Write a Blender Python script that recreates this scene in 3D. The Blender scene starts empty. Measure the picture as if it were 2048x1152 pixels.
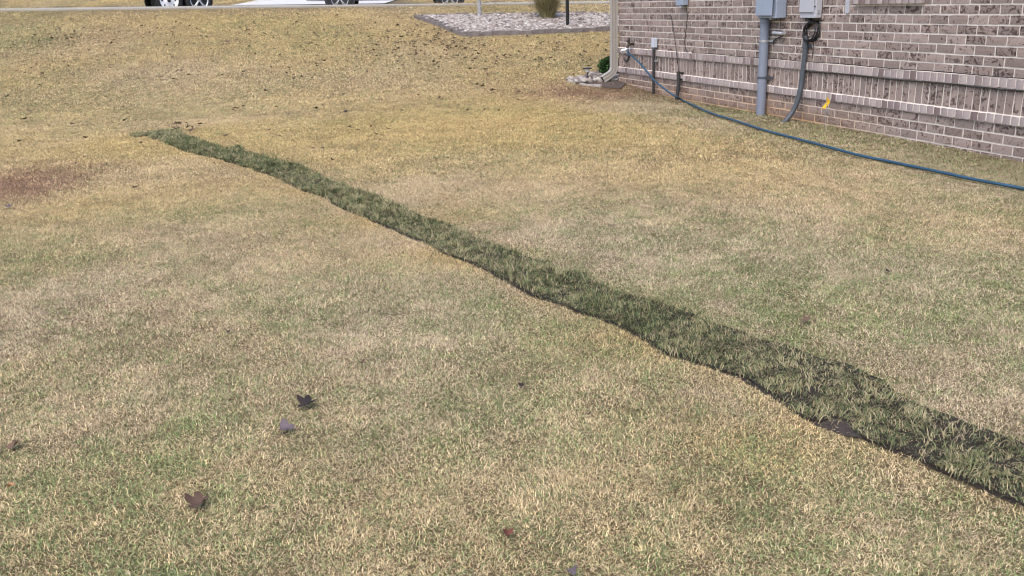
import bpy, bmesh, math, random
import numpy as np
from mathutils import Vector, Matrix, Euler
random.seed(7); RNG = np.random.default_rng(11)
SC = bpy.context.scene; COL = SC.collection
R = math.radians

# ------------------------------------------------------------------ camera
F = 1770.0                                   # focal length in photo pixels (2048 wide)
PITCH, ROLL, ALPHA = 0.3155, -0.0416, 0.3278 # camera pitch, roll, yaw of the house wall
CAMH = 1.5
cp, sp, cr, sr = math.cos(PITCH), math.sin(PITCH), math.cos(ROLL), math.sin(ROLL)
FW = Vector((0, cp, -sp)); RT0 = Vector((1, 0, 0)); UP0 = Vector((0, sp, cp))
RT = RT0*cr + UP0*sr; UP = UP0*cr - RT0*sr
CAM = Vector((0, 0, CAMH))
cd = bpy.data.cameras.new('camera'); cam = bpy.data.objects.new('camera', cd); COL.objects.link(cam)
cd.sensor_width = 36; cd.lens = 36*F/2048; cd.clip_start = 0.05; cd.clip_end = 500
cam.matrix_world = Matrix(((RT.x, UP.x, -FW.x, 0), (RT.y, UP.y, -FW.y, 0), (RT.z, UP.z, -FW.z, CAMH), (0, 0, 0, 1)))
SC.camera = cam

# ------------------------------------------------------------------ sky and sun (overcast)
SUN_EL, SUN_AZ = R(58), R(200)
world = bpy.data.worlds.new('World'); SC.world = world; world.use_nodes = True
wn = world.node_tree; wn.nodes.clear()
sky = wn.nodes.new('ShaderNodeTexSky'); sky.sky_type = 'NISHITA'; sky.sun_disc = False
sky.sun_elevation = SUN_EL; sky.sun_rotation = SUN_AZ; sky.air_density = 1.0; sky.dust_density = 3.0; sky.ozone_density = 0.6
bg = wn.nodes.new('ShaderNodeBackground'); bg.inputs['Strength'].default_value = 0.15
wo = wn.nodes.new('ShaderNodeOutputWorld')
wn.links.new(sky.outputs[0], bg.inputs[0]); wn.links.new(bg.outputs[0], wo.inputs[0])
sl = bpy.data.lights.new('sun', 'SUN'); sl.energy = 0.9; sl.angle = R(50); sl.color = (1, 0.96, 0.90)
sun = bpy.data.objects.new('sun', sl); COL.objects.link(sun)
sd = Vector((math.sin(SUN_AZ)*math.cos(SUN_EL), math.cos(SUN_AZ)*math.cos(SUN_EL), math.sin(SUN_EL)))
sun.rotation_euler = sd.to_track_quat('Z', 'Y').to_euler(); sun.location = (0, 0, 20)
SC.view_settings.view_transform = 'Standard'; SC.view_settings.look = 'None'
SC.view_settings.gamma = 1; SC.view_settings.use_curve_mapping = False
SC.view_settings.exposure = 1.12
SC.cycles.filter_width = 1.1
SC.cycles.max_bounces = 4; SC.cycles.diffuse_bounces = 3; SC.cycles.transmission_bounces = 3

# ------------------------------------------------------------------ geometry of the place
CRS, BL = 0.0794, 0.2032                     # brick course, brick length with joint
WD = 6.0197                                  # distance camera - wall plane
ZB = CAMH - 0.7439 - 0.0789 - 0.2039 - 0.0744 - 3*CRS   # foot of the visible wall
ZR1 = CAMH - 0.7439                          # top of upper rowlock band
ZR1b = ZR1 - 0.0789; ZSb = ZR1b - 0.2039; ZR2b = ZSb - 0.0744
NW = Vector((-math.cos(ALPHA), -math.sin(ALPHA), 0))    # wall normal
DW = Vector((math.sin(ALPHA), -math.cos(ALPHA), 0))     # along the wall, away from its far corner
def ray(px, py): return (FW + RT*((px-1024)/F) + UP*((576-py)/F))
def proj(P):
    d = Vector(P) - CAM; z = d.dot(FW)
    return (1024 + F*d.dot(RT)/z, 576 - F*d.dot(UP)/z, z)
def wall_hit(px, py, out=0.0):               # point on the plane 'out' metres in front of the wall
    d = ray(px, py); t = (WD-out)/(-NW.dot(d)); return CAM + d*t
_c = wall_hit(1237.5, 120)
CORNER = Vector((_c.x, _c.y, ZB))
def wl(px, py, out=0.0):                     # pixel -> (distance along wall from corner, height)
    p = wall_hit(px, py, out); return (p-CORNER).dot(DW), p.z
def W(lx, out, z): 
    p = CORNER + DW*lx + NW*out; return Vector((p.x, p.y, z))
WROT = math.atan2(DW.y, DW.x)

# street line and terrain
def ys(x): return 21.6 + 0.10*(np.asarray(x)+9)         # near edge of the pavement
def _zs_fit():
    pts = []
    for px, py in ((0, 24), (330, 18), (700, 13), (1100, 10)):
        d = ray(px, py); t = (21.6+0.9)/(d.y-0.10*d.x); p = CAM + d*t; pts.append((p.x, p.z))
    a = np.array(pts); return np.polyfit(a[:, 0], a[:, 1], 1)
ZK = _zs_fit()
def zs(x): return ZK[0]*np.clip(np.asarray(x), -30, 30) + ZK[1]
def sstep(t): t = np.clip(t, 0, 1); return t*t*(3-2*t)
SIDEW, ROADW = 1.25, 8.0
def zlawn(x, y):
    x = np.asarray(x, float); y = np.asarray(y, float)
    base = (ZB-0.012)*sstep(y/9.0)
    y0 = 12.0; t = np.clip((y-y0)/(ys(x)-y0), 0, 1)
    return base + (zs(x)-(ZB-0.012))*t**1.25 + 0.028*np.clip(y-ys(x), 0, 3)
def zground(x, y):
    x = np.asarray(x, float); y = np.asarray(y, float)
    e = y - ys(x); z = zlawn(x, np.minimum(y, ys(x)+SIDEW+0.3))
    ztop = zlawn(x, ys(x)+SIDEW)
    road = ztop - 0.14
    far = road + 0.13 + 0.085*np.maximum(0, e-SIDEW-ROADW-0.3)
    z = np.where(e > SIDEW+0.02, road-0.03, z)
    return np.where(e > SIDEW+ROADW, far, z)
def ground_hit(px, py, up=0.0):
    d = ray(px, py); t = 1.5
    prev = t
    while t < 120:
        p = CAM + d*t
        if p.z - up < float(zground(p.x, p.y)): break
        prev = t; t += 0.05*max(1, t*0.2)
    a, b = prev, t
    for _ in range(30):
        m = (a+b)/2; p = CAM + d*m
        if p.z - up < float(zground(p.x, p.y)): b = m
        else: a = m
    p = CAM + d*b; return Vector((p.x, p.y, float(zground(p.x, p.y)) + up))

# ------------------------------------------------------------------ noise in numpy
_G = np.random.default_rng(3).random((256, 256))
def vnoise(x, y, s, o=0):
    x = np.asarray(x)*s + 37.3*o + 100; y = np.asarray(y)*s + 11.7*o + 100
    xi = np.floor(x).astype(int); yi = np.floor(y).astype(int); fx = x-xi; fy = y-yi
    fx = fx*fx*(3-2*fx); fy = fy*fy*(3-2*fy)
    g = lambda a, b: _G[a % 256, b % 256]
    return (g(xi, yi)*(1-fx)+g(xi+1, yi)*fx)*(1-fy) + (g(xi, yi+1)*(1-fx)+g(xi+1, yi+1)*fx)*fy
def fnoise(x, y, s, o=0): return (vnoise(x, y, s, o)*0.5 + vnoise(x, y, s*2.1, o+5)*0.3 + vnoise(x, y, s*4.3, o+9)*0.2)

# ------------------------------------------------------------------ lawn colouring (kinds of blades that grow where)
BLOBS = []   # (world xy, rx, ry, channel, amount)
for px, py, rx, ry, ch, am in (
    (20, 370, 0.6, 0.9, 0, 1.5), (150, 80, 0.9, 0.8, 0, 0.55), (75, 87, 0.45, 0.4, 1, 1.3), (20, 65, 1.2, 1.5, 1, 0.25),
    (1300, 188, 1.0, 0.5, 0, 0.35), (1150, 183, 0.8, 0.45, 0, 0.9), (1190, 178, 0.45, 0.2, 1, 0.8),
    (110, 640, 0.5, 0.4, 0, 0.25), (80, 520, 0.55, 0.5, 1, 0.3), (250, 690, 0.4, 0.3, 0, 0.2), (720, 1100, 0.25, 0.2, 0, 0.3),
    (650, 600, 0.7, 0.4, 1, 0.25), (420, 420, 0.6, 0.5, 1, 0.22), (950, 330, 1.0, 0.8, 1, 0.15), (560, 1000, 0.4, 0.25, 1, 0.12),
    (300, 940, 0.5, 0.3, 1, 0.12), (1050, 820, 0.5, 0.3, 1, 0.12), (1900, 560, 0.7, 0.6, 1, 0.15), (640, 60, 1.2, 0.9, 1, 0.12),
    (1300, 420, 0.6, 0.4, 0, 0.12), (1600, 430, 0.5, 0.4, 0, 0.15), (1500, 270, 0.8, 0.5, 1, 0.2), (850, 240, 2.2, 1.8, 2, 0.3), (1000, 280, 1.5, 1.5, 2, 0.2),
    (920, 520, 0.5, 0.3, 2, 0.35), (700, 450, 0.5, 0.3, 2, 0.3), (1200, 680, 0.5, 0.3, 2, 0.3), (1600, 900, 0.4, 0.2, 2, 0.3),
    (1500, 500, 1.0, 0.8, 2, -0.25), (1250, 480, 0.6, 0.5, 2, -0.2), (300, 170, 2, 2, 2, -0.3)):
    p = ground_hit(px, py); BLOBS.append((p.x, p.y, rx, ry, ch, am))
def tint(x, y):
    x = np.asarray(x, float); y = np.asarray(y, float)
    n1 = fnoise(x, y, 0.9, 1); n2 = fnoise(x, y, 2.3, 2); n3 = fnoise(x, y, 0.5, 3); n4 = fnoise(x, y, 1.6, 4); n5 = vnoise(x, y, 6.0, 6)
    near = 1-sstep((y-3.2)/4.5)
    g = 0.15 + 0.31*near + 0.75*(n1-0.5) + 0.6*(n2-0.5) + 0.35*(n5-0.5)*near
    wd = (x*NW.x + y*NW.y) + WD           # metres in front of the wall
    wb = np.clip(1-np.abs(wd-0.15)/0.75, 0, 1)*((y < 13.2))
    wide = np.clip(1-(wd-0.3)/1.5, 0, 1)*(wd > -1)*(1-sstep((y-13.0)/1.0))
    g = g + 0.40*wb*(0.4+n4*1.2) + 0.22*wide
    r = 0.07 + 0.55*np.maximum(0, n4-0.55) + 0.5*near*np.maximum(0, n2-0.42) + 0.20*wb + 0.22*wide*(n2 > 0.35)
    b = 0.66 + 0.9*(n3-0.5) + 0.4*(n2-0.5) - 0.36*near + 0.1*sstep((y-7)/4) - 0.7*wide
    ch = [r, g, b]
    for cx, cy, rx, ry, c, am in BLOBS:
        dx = (x-cx); dy = (y-cy); q = (dx/rx)**2 + (dy/ry)**2
        ch[c] = ch[c] + am*np.exp(-q*1.1)*(0.6+0.8*n4)
    return np.clip(np.stack([ch[0], ch[1], ch[2], np.ones_like(x)], -1), 0, 1)

# ------------------------------------------------------------------ helpers
def new_mat(name):
    m = bpy.data.materials.new(name); m.use_nodes = True; nt = m.node_tree
    b = nt.nodes['Principled BSDF']; return m, nt, b
def lin(c): return (c[0], c[1], c[2], 1)
def mat(name, col, rough=0.6, metal=0.0, var=0.15, scale=8.0, bump=0.0, col2=None, spec=0.4, bscale=None):
    m, nt, b = new_mat(name); L = nt.links
    tc = nt.nodes.new('ShaderNodeTexCoord'); n = nt.nodes.new('ShaderNodeTexNoise')
    n.inputs['Scale'].default_value = scale; n.inputs['Detail'].default_value = 6; n.inputs['Roughness'].default_value = 0.65
    L.new(tc.outputs['Object'], n.inputs['Vector'])
    rp = nt.nodes.new('ShaderNodeValToRGB'); rp.color_ramp.elements[0].position = 0.3; rp.color_ramp.elements[1].position = 0.7
    c2 = col2 or tuple(min(1, c*(1+var)) for c in col); c1 = col if col2 else tuple(c*(1-var) for c in col)
    rp.color_ramp.elements[0].color = lin(c1); rp.color_ramp.elements[1].color = lin(c2)
    L.new(n.outputs['Fac'], rp.inputs['Fac']); L.new(rp.outputs['Color'], b.inputs['Base Color'])
    b.inputs['Roughness'].default_value = rough; b.inputs['Metallic'].default_value = metal
    b.inputs['Specular IOR Level'].default_value = spec
    if bump:
        n2 = nt.nodes.new('ShaderNodeTexNoise'); n2.inputs['Scale'].default_value = bscale or scale*6; n2.inputs['Detail'].default_value = 4
        L.new(tc.outputs['Object'], n2.inputs['Vector'])
        bp = nt.nodes.new('ShaderNodeBump'); bp.inputs['Strength'].default_value = bump; bp.inputs['Distance'].default_value = 0.01
        L.new(n2.outputs['Fac'], bp.inputs['Height']); L.new(bp.outputs['Normal'], b.inputs['Normal'])
    return m
class MB:
    def __init__(s): s.v = []; s.f = []; s.sm = []
    def add(s, vs, fs, smooth=False):
        o = len(s.v); s.v += [tuple(v) for v in vs]; s.f += [tuple(i+o for i in f) for f in fs]; s.sm += [smooth]*len(fs); return s
    def box(s, c, d, rot=None, bev=0.0):
        bm = bmesh.new(); bmesh.ops.create_cube(bm, size=1)
        for v in bm.verts: v.co = Vector((v.co.x*d[0], v.co.y*d[1], v.co.z*d[2]))
        if bev: bmesh.ops.bevel(bm, geom=bm.edges[:], offset=bev, segments=2, profile=0.5, affect='EDGES')
        M = rot.to_matrix() if rot is not None else Matrix.Identity(3)
        bm.verts.index_update()
        s.add([M @ v.co + Vector(c) for v in bm.verts], [[v.index for v in f.verts] for f in bm.faces]); bm.free(); return s
    def tube(s, pts, rad, n=10, cap=True, smooth=True):
        pts = [Vector(p) for p in pts]; k = len(pts); rad = rad if hasattr(rad, '__len__') else [rad]*k
        vs = []; t0 = (pts[1]-pts[0]).normalized(); a = Vector((0, 0, 1)) if abs(t0.z) < 0.9 else Vector((1, 0, 0))
        nrm = t0.cross(a).normalized()
        for i, p in enumerate(pts):
            t = (pts[min(i+1, k-1)]-pts[max(i-1, 0)]).normalized()
            nrm = (nrm - t*nrm.dot(t)).normalized(); bi = t.cross(nrm)
            for j in range(n):
                an = 2*math.pi*j/n; vs.append(p + (nrm*math.cos(an)+bi*math.sin(an))*rad[i])
        fs = [(i*n+j, i*n+(j+1) % n, (i+1)*n+(j+1) % n, (i+1)*n+j) for i in range(k-1) for j in range(n)]
        s.add(vs, fs, smooth)
        if cap: s.add(vs[:n], [tuple(range(n))[::-1]]); s.add(vs[-n:], [tuple(range(n))])
        return s
    def lathe(s, prof, c=(0, 0, 0), n=20, axis='Z', smooth=True):
        vs = []; k = len(prof)
        for r, h in prof:
            for j in range(n):
                a = 2*math.pi*j/n; x, y = r*math.cos(a), r*math.sin(a)
                v = (x, y, h) if axis == 'Z' else ((x, h, y) if axis == 'Y' else (h, x, y))
                vs.append((v[0]+c[0], v[1]+c[1], v[2]+c[2]))
        fs = [(i*n+j, i*n+(j+1) % n, (i+1)*n+(j+1) % n, (i+1)*n+j) for i in range(k-1) for j in range(n)]
        return s.add(vs, fs, smooth)
    def mesh(s, name, m):
        me = bpy.data.meshes.new(name); me.from_pydata(s.v, [], s.f); me.polygons.foreach_set('use_smooth', s.sm)
        if m: me.materials.append(m)
        bm = bmesh.new(); bm.from_mesh(me); bmesh.ops.recalc_face_normals(bm, faces=bm.faces); bm.to_mesh(me); bm.free()
        return me
    def build(s, name, m, parent=None, kind=None):
        return link(name, s.mesh(name, m), parent, kind)
def link(name, me, parent=None, kind=None):
    o = bpy.data.objects.new(name, me); COL.objects.link(o)
    if parent: o.parent = parent
    if kind: o['kind'] = kind
    return o
def tag(o, label, cat, group=None):
    o['label'] = label; o['category'] = cat
    if group: o['group'] = group
    return o
def empty(name, loc, rz, label, cat, group=None):
    o = bpy.data.objects.new(name, None); COL.objects.link(o); o.location = loc; o.rotation_euler = (0, 0, rz)
    o.empty_display_size = 0.1
    return tag(o, label, cat, group)
def np_mesh(name, V, faces_flat, loop_tot, m, smooth=False):
    me = bpy.data.meshes.new(name); nf = len(loop_tot)
    me.vertices.add(len(V)); me.vertices.foreach_set('co', np.ascontiguousarray(V, np.float32).ravel())
    me.loops.add(len(faces_flat)); me.loops.foreach_set('vertex_index', np.asarray(faces_flat, np.int32))
    me.polygons.add(nf); st = np.concatenate([[0], np.cumsum(loop_tot)[:-1]]).astype(np.int32)
    me.polygons.foreach_set('loop_start', st); me.polygons.foreach_set('loop_total', np.asarray(loop_tot, np.int32))
    if smooth: me.polygons.foreach_set('use_smooth', np.ones(nf, bool))
    me.materials.append(m); me.update(calc_edges=True); return me
def smooth_path(pts, n=6):
    pts = [Vector(p) for p in pts]; out = []
    for i in range(len(pts)-1):
        p0 = pts[max(i-1, 0)]; p1 = pts[i]; p2 = pts[i+1]; p3 = pts[min(i+2, len(pts)-1)]
        for k in range(n):
            t = k/n; out.append(0.5*((2*p1)+(p2-p0)*t+(2*p0-5*p1+4*p2-p3)*t*t+(3*p1-p0-3*p2+p3)*t**3))
    out.append(pts[-1]); return out

# ------------------------------------------------------------------ materials
def N(nt, t, **kw):
    n = nt.nodes.new(t)
    for k, v in kw.items():
        if hasattr(n, k): setattr(n, k, v)
    return n
def mth(nt, op, a, b=None, c=None, clamp=False):
    n = nt.nodes.new('ShaderNodeMath'); n.operation = op; n.use_clamp = clamp
    for i, v in enumerate((a, b, c)):
        if v is None: continue
        if isinstance(v, (int, float)): n.inputs[i].default_value = v
        else: nt.links.new(v, n.inputs[i])
    return n.outputs[0]
def mixc(nt, fac, a, b, blend='MIX'):
    n = nt.nodes.new('ShaderNodeMix'); n.data_type = 'RGBA'; n.blend_type = blend
    for s, v in ((0, fac), (6, a), (7, b)):
        if isinstance(v, (int, float)): n.inputs[s].default_value = v
        elif isinstance(v, tuple): n.inputs[s].default_value = lin(v)
        else: nt.links.new(v, n.inputs[s])
    return n.outputs[2]
STRAW_PALE, STRAW_GOLD = (0.58, 0.478, 0.345), (0.62, 0.474, 0.225)
GRN_A, GRN_B, REDB = (0.15, 0.205, 0.10), (0.36, 0.42, 0.175), (0.31, 0.165, 0.125)
def grass_mat(name, src):
    m, nt, b = new_mat(name); L = nt.links; nt.nodes.remove(b); out = nt.nodes['Material Output']
    at = N(nt, 'ShaderNodeAttribute', attribute_name='tint', attribute_type=src)
    sep = nt.nodes.new('ShaderNodeSeparateColor'); L.new(at.outputs['Color'], sep.inputs[0])
    geo = nt.nodes.new('ShaderNodeNewGeometry'); rnd = geo.outputs['Random Per Island']
    r2 = mth(nt, 'FRACT', mth(nt, 'MULTIPLY', rnd, 17.31)); r3 = mth(nt, 'FRACT', mth(nt, 'MULTIPLY', rnd, 91.7))
    gold = mth(nt, 'ADD', mth(nt, 'MULTIPLY', r3, 0.5), mth(nt, 'SUBTRACT', sep.outputs[2], 0.25), clamp=True)
    straw = mixc(nt, gold, STRAW_PALE, STRAW_GOLD)
    green = mixc(nt, r3, GRN_A, GRN_B)
    nz = []
    for sc_ in (7.0, 2.6):
        n_ = nt.nodes.new('ShaderNodeTexNoise'); n_.inputs['Scale'].default_value = sc_; n_.inputs['Detail'].default_value = 3; L.new(geo.outputs['Position'], n_.inputs['Vector']); nz.append(n_.outputs['Fac'])
    gth = mth(nt, 'ADD', sep.outputs[1], mth(nt, 'MULTIPLY', mth(nt, 'SUBTRACT', nz[0], 0.5), 1.3))
    isg = mth(nt, 'MULTIPLY', mth(nt, 'SUBTRACT', gth, rnd), 6.0, clamp=True)
    c = mixc(nt, isg, straw, green)
    c = mixc(nt, mth(nt, 'MULTIPLY', mth(nt, 'GREATER_THAN', sep.outputs[0], r2), 0.75), c, REDB)
    hsv = nt.nodes.new('ShaderNodeHueSaturation'); L.new(c, hsv.inputs['Color'])
    L.new(mth(nt, 'MULTIPLY', mth(nt, 'ADD', 0.34, mth(nt, 'MULTIPLY', r2, 1.06)), mth(nt, 'ADD', 0.70, mth(nt, 'MULTIPLY', nz[1], 0.62))), hsv.inputs['Value'])
    d = nt.nodes.new('ShaderNodeBsdfDiffuse'); tr = nt.nodes.new('ShaderNodeBsdfTranslucent'); mx = nt.nodes.new('ShaderNodeMixShader')
    mx.inputs[0].default_value = 0.12
    for s in (d, tr): L.new(hsv.outputs[0], s.inputs[0])
    L.new(d.outputs[0], mx.inputs[1]); L.new(tr.outputs[0], mx.inputs[2]); L.new(mx.outputs[0], out.inputs[0])
    return m
M_GI = grass_mat('grass_patch', 'INSTANCER'); M_GG = grass_mat('grass_edge', 'GEOMETRY')
def sod_mat():
    m, nt, b = new_mat('sod_grass'); L = nt.links; nt.nodes.remove(b); out = nt.nodes['Material Output']
    geo = nt.nodes.new('ShaderNodeNewGeometry'); rnd = geo.outputs['Random Per Island']
    rp = nt.nodes.new('ShaderNodeValToRGB'); e = rp.color_ramp.elements
    e[0].position = 0.0; e[0].color = (0.055, 0.064, 0.034, 1); e[1].position = 1.0; e[1].color = (0.44, 0.37, 0.24, 1)
    for p, c in ((0.3, (0.115, 0.145, 0.072, 1)), (0.62, (0.225, 0.255, 0.125, 1)), (0.78, (0.32, 0.26, 0.145, 1))):
        x = e.new(p); x.color = c
    n = nt.nodes.new('ShaderNodeTexNoise'); n.inputs['Scale'].default_value = 2.2; n.inputs['Detail'].default_value = 3
    L.new(geo.outputs['Position'], n.inputs['Vector'])
    pa = N(nt, 'ShaderNodeAttribute', attribute_name='piece', attribute_type='GEOMETRY'); n.inputs['Scale'].default_value = 4.5
    f = mth(nt, 'ADD', mth(nt, 'ADD', mth(nt, 'MULTIPLY', rnd, 1.06), mth(nt, 'MULTIPLY', mth(nt, 'SUBTRACT', n.outputs['Fac'], 0.5), 0.9)), mth(nt, 'MULTIPLY', mth(nt, 'SUBTRACT', pa.outputs['Fac'], 0.45), 0.28), clamp=True)
    L.new(f, rp.inputs[0])
    d = nt.nodes.new('ShaderNodeBsdfDiffuse'); tr = nt.nodes.new('ShaderNodeBsdfTranslucent'); mx = nt.nodes.new('ShaderNodeMixShader'); mx.inputs[0].default_value = 0.2
    for s in (d, tr): L.new(rp.outputs[0], s.inputs[0])
    L.new(d.outputs[0], mx.inputs[1]); L.new(tr.outputs[0], mx.inputs[2]); L.new(mx.outputs[0], out.inputs[0]); return m
M_SODG = sod_mat()
M_SOIL = mat('dark_soil', (0.022, 0.016, 0.012), 0.95, var=0.4, scale=40, bump=0.6)
def thatch_mat():
    m, nt, b = new_mat('thatch'); L = nt.links
    at = N(nt, 'ShaderNodeAttribute', attribute_name='tint', attribute_type='GEOMETRY'); sep = nt.nodes.new('ShaderNodeSeparateColor'); L.new(at.outputs['Color'], sep.inputs[0])
    geo = nt.nodes.new('ShaderNodeNewGeometry'); n = nt.nodes.new('ShaderNodeTexNoise'); n.inputs['Scale'].default_value = 25; n.inputs['Detail'].default_value = 8; n.inputs['Roughness'].default_value = 0.75
    L.new(geo.outputs['Position'], n.inputs['Vector'])
    c = mixc(nt, mth(nt, 'MULTIPLY', sep.outputs[1], 0.9), (0.27, 0.205, 0.12), (0.14, 0.145, 0.06))
    c = mixc(nt, mth(nt, 'MULTIPLY', sep.outputs[0], 0.7), c, (0.17, 0.10, 0.075))
    c = mixc(nt, mth(nt, 'MULTIPLY', n.outputs['Fac'], 1.1, clamp=True), (0.022, 0.016, 0.011), c)
    L.new(c, b.inputs['Base Color']); b.inputs['Roughness'].default_value = 0.95; b.inputs['Specular IOR Level'].default_value = 0.1
    bp = nt.nodes.new('ShaderNodeBump'); bp.inputs['Strength'].default_value = 0.8; bp.inputs['Distance'].default_value = 0.02
    L.new(n.outputs['Fac'], bp.inputs['Height']); L.new(bp.outputs[0], b.inputs['Normal']); return m
M_THATCH = thatch_mat()
M_CONC = mat('concrete', (0.29, 0.27, 0.235), 0.9, var=0.12, scale=3, bump=0.2)
M_ASPH = mat('asphalt', (0.075, 0.073, 0.072), 0.9, var=0.25, scale=30, bump=0.4)

# ------------------------------------------------------------------ terrain
def grid_sheet(name, xs, yf, zf, m, rows, kind='structure', tinted=False):
    V = []; nx = len(xs)
    for j in range(rows):
        yy = yf(xs, j); zz = zf(xs, yy); V.append(np.stack([xs, yy, zz], -1))
    V = np.concatenate(V); q = []
    i = np.arange(nx-1)
    for j in range(rows-1):
        a = j*nx+i; q.append(np.stack([a, a+1, a+1+nx, a+nx], -1))
    q = np.concatenate(q); me = np_mesh(name, V, q.ravel(), np.full(len(q), 4), m, True)
    if tinted:
        at = me.attributes.new('tint', 'FLOAT_COLOR', 'POINT'); at.data.foreach_set('color', tint(V[:, 0], V[:, 1]).astype(np.float32).ravel())
    return link(name, me, None, kind)
xs = np.concatenate([np.linspace(-40, -12, 15)[:-1], np.linspace(-12, 9, 106)[:-1], np.linspace(9, 40, 16)])
NR = 150
grid_sheet('lawn', xs, lambda x, j: -6 + (ys(x)+6)*(j/(NR-1)), lambda x, y: zlawn(x, y), M_THATCH, NR, tinted=True)
def sheet_e(name, e0, e1, dz, m, rows=3, zfun=None):
    return grid_sheet(name, xs, lambda x, j: ys(x)+e0+(e1-e0)*j/(rows-1), zfun or (lambda x, y: zground(x, y)+dz), m, rows)
# pavement slabs (with a kerb step down to the road)
def solid_strip(e0, e1, z_top, thick, x0, x1, step, gap):
    out = []; x = x0
    while x < x1:
        xa, xb = x+gap/2, x+step-gap/2; b = MB(); vs = []
        for (xx, e) in ((xa, e0), (xb, e0), (xb, e1), (xa, e1)):
            y = float(ys(xx))+e; vs.append((xx, y, z_top(xx, y)))
        lo = [(v[0], v[1], v[2]-thick) for v in vs]
        out.append(b.add(vs+lo, [(0, 1, 2, 3), (7, 6, 5, 4), (0, 4, 5, 1), (1, 5, 6, 2), (2, 6, 7, 3), (3, 7, 4, 0)])); x += step
    return out
slabs = solid_strip(0.0, SIDEW, lambda x, y: float(zlawn(x, y))+0.03, 0.25, -24, 14, 1.5, 0.015)
pb = MB(); xx = np.linspace(-24, 14, 60)
vs = []
for x in xx:
    for e, dz in ((0.02, 0.015), (SIDEW-0.02, 0.015), (SIDEW-0.02, -0.3), (0.02, -0.3)):
        y = float(ys(x))+e; vs.append((x, y, float(zlawn(x, ys(x)+max(0, min(e, SIDEW))))+dz))
pb.add(vs, [(4*i+j, 4*i+(j+1) % 4, 4*i+4+(j+1) % 4, 4*i+4+j) for i in range(59) for j in range(4)])
pav = pb.build('pavement', M_CONC, None, 'structure')
for b in slabs: b.build('paving_slab', M_CONC, pav)
sheet_e('road', SIDEW-0.05, SIDEW+ROADW+0.05, 0, M_ASPH, 5, lambda x, y: zlawn(x, ys(x)+SIDEW)-0.17)
kb = MB(); vs = []
xk = np.linspace(-34, 30, 40)
for x in xk:
    z0 = float(zlawn(x, ys(x)+SIDEW)); y = float(ys(x))+SIDEW+ROADW
    for e, dz in ((0, -0.3), (0, 0.0), (0.16, 0.005), (0.16, -0.3)): vs.append((x, y+e, z0+dz))
kb.add(vs, [(4*i+j, 4*i+j+1, 4*i+5+j, 4*i+4+j) for i in range(39) for j in range(3)])
kb.build('kerb', M_CONC, None, 'structure')
def zfar(x, y): return zlawn(x, ys(x)+SIDEW) - 0.012 + 0.085*np.maximum(0, y-ys(x)-SIDEW-ROADW-0.3) - 0.0012*np.maximum(0, y-ys(x)-SIDEW-ROADW-6)**1.6
grid_sheet('far_lawn', xs, lambda x, j: ys(x)+SIDEW+ROADW+0.14+40*j/39, zfar, M_THATCH, 40, tinted=True)
# driveway on the far side
DRX = (-8.9, -3.9); db = MB(); vs = []
for j in range(14):
    e = SIDEW+ROADW-0.02+j*1.2
    for x in (DRX[0]+0.16*j, DRX[1]+0.16*j):
        y = float(ys(x))+e; vs.append((x, y, float(zfar(x, y))+0.03))
db.add(vs, [(2*j, 2*j+1, 2*j+3, 2*j+2) for j in range(13)]); db.build('driveway', mat('driveway_concrete', (0.46, 0.45, 0.44), 0.9, var=0.08, scale=2), None, 'structure')

# ------------------------------------------------------------------ grass blades
def blades(n, xy, z, L, w, lean, az=None, bow=0.5, wj=0.35):
    """n grass blades: 5 vertices, one quad and one triangle each"""
    az = RNG.random(n)*2*np.pi if az is None else az
    L = L*(0.55+0.9*RNG.random(n)); w = w*(1-wj+2*wj*RNG.random(n)); ln = np.clip(lean*(0.5+RNG.random(n)), 0.05, 1.5)
    d = np.stack([np.cos(az), np.sin(az)], -1); tw = az + np.pi/2 + RNG.normal(0, 0.6, n); s = np.stack([np.cos(tw), np.sin(tw)], -1)
    a1 = ln*(1-bow); a2 = np.clip(ln*(1+bow), 0, 1.75)
    m1 = np.stack([d[:, 0]*np.sin(a1)*L*.5, d[:, 1]*np.sin(a1)*L*.5, np.cos(a1)*L*.5], -1)
    m2 = m1 + np.stack([d[:, 0]*np.sin(a2)*L*.5, d[:, 1]*np.sin(a2)*L*.5, np.cos(a2)*L*.5], -1)
    B = np.concatenate([xy, z[:, None]], 1); S = np.concatenate([s*w[:, None]/2, np.zeros((n, 1))], 1)
    V = np.empty((n, 5, 3)); V[:, 0] = B-S; V[:, 1] = B+S; V[:, 2] = B+m1+S*0.9; V[:, 3] = B+m1-S*0.9; V[:, 4] = B+m2
    o = (np.arange(n)*5)[:, None]
    fl = np.concatenate([o+np.array([[0, 1, 2, 3]]), o+np.array([[3, 2, 4]])], 1).ravel()
    return V.reshape(-1, 3), fl, np.tile([4, 3], n)
def patch_mesh(name, rad, n, L, w, lean):
    r = rad*np.sqrt(RNG.random(n))*(0.75+0.5*RNG.random(n)); a = RNG.random(n)*2*np.pi
    xy = np.stack([r*np.cos(a), r*np.sin(a)], -1)
    h = 0.6+0.8*vnoise(xy[:, 0], xy[:, 1], 9, RNG.integers(0, 50))
    az = 2*np.pi*2*vnoise(xy[:, 0], xy[:, 1], 7, RNG.integers(0, 50)) + RNG.normal(0, 1.1, n)
    V, fl, lt = blades(n, xy, np.full(n, -0.006), L*h, w, lean, az)
    me = np_mesh(name, V, fl, lt, M_GI); o = bpy.data.objects.new(name, me); return o
LOD = [  # rad, spacing, blades, length, width, lean
    (0.30, 0.20, 3400, 0.0215, 0.0021, 1.15, 5),
    (0.50, 0.34, 3000, 0.025, 0.0033, 1.15, 4),
    (0.90, 0.60, 2900, 0.031, 0.0062, 1.15, 3)]
TILES = []; TIDX = []
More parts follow.
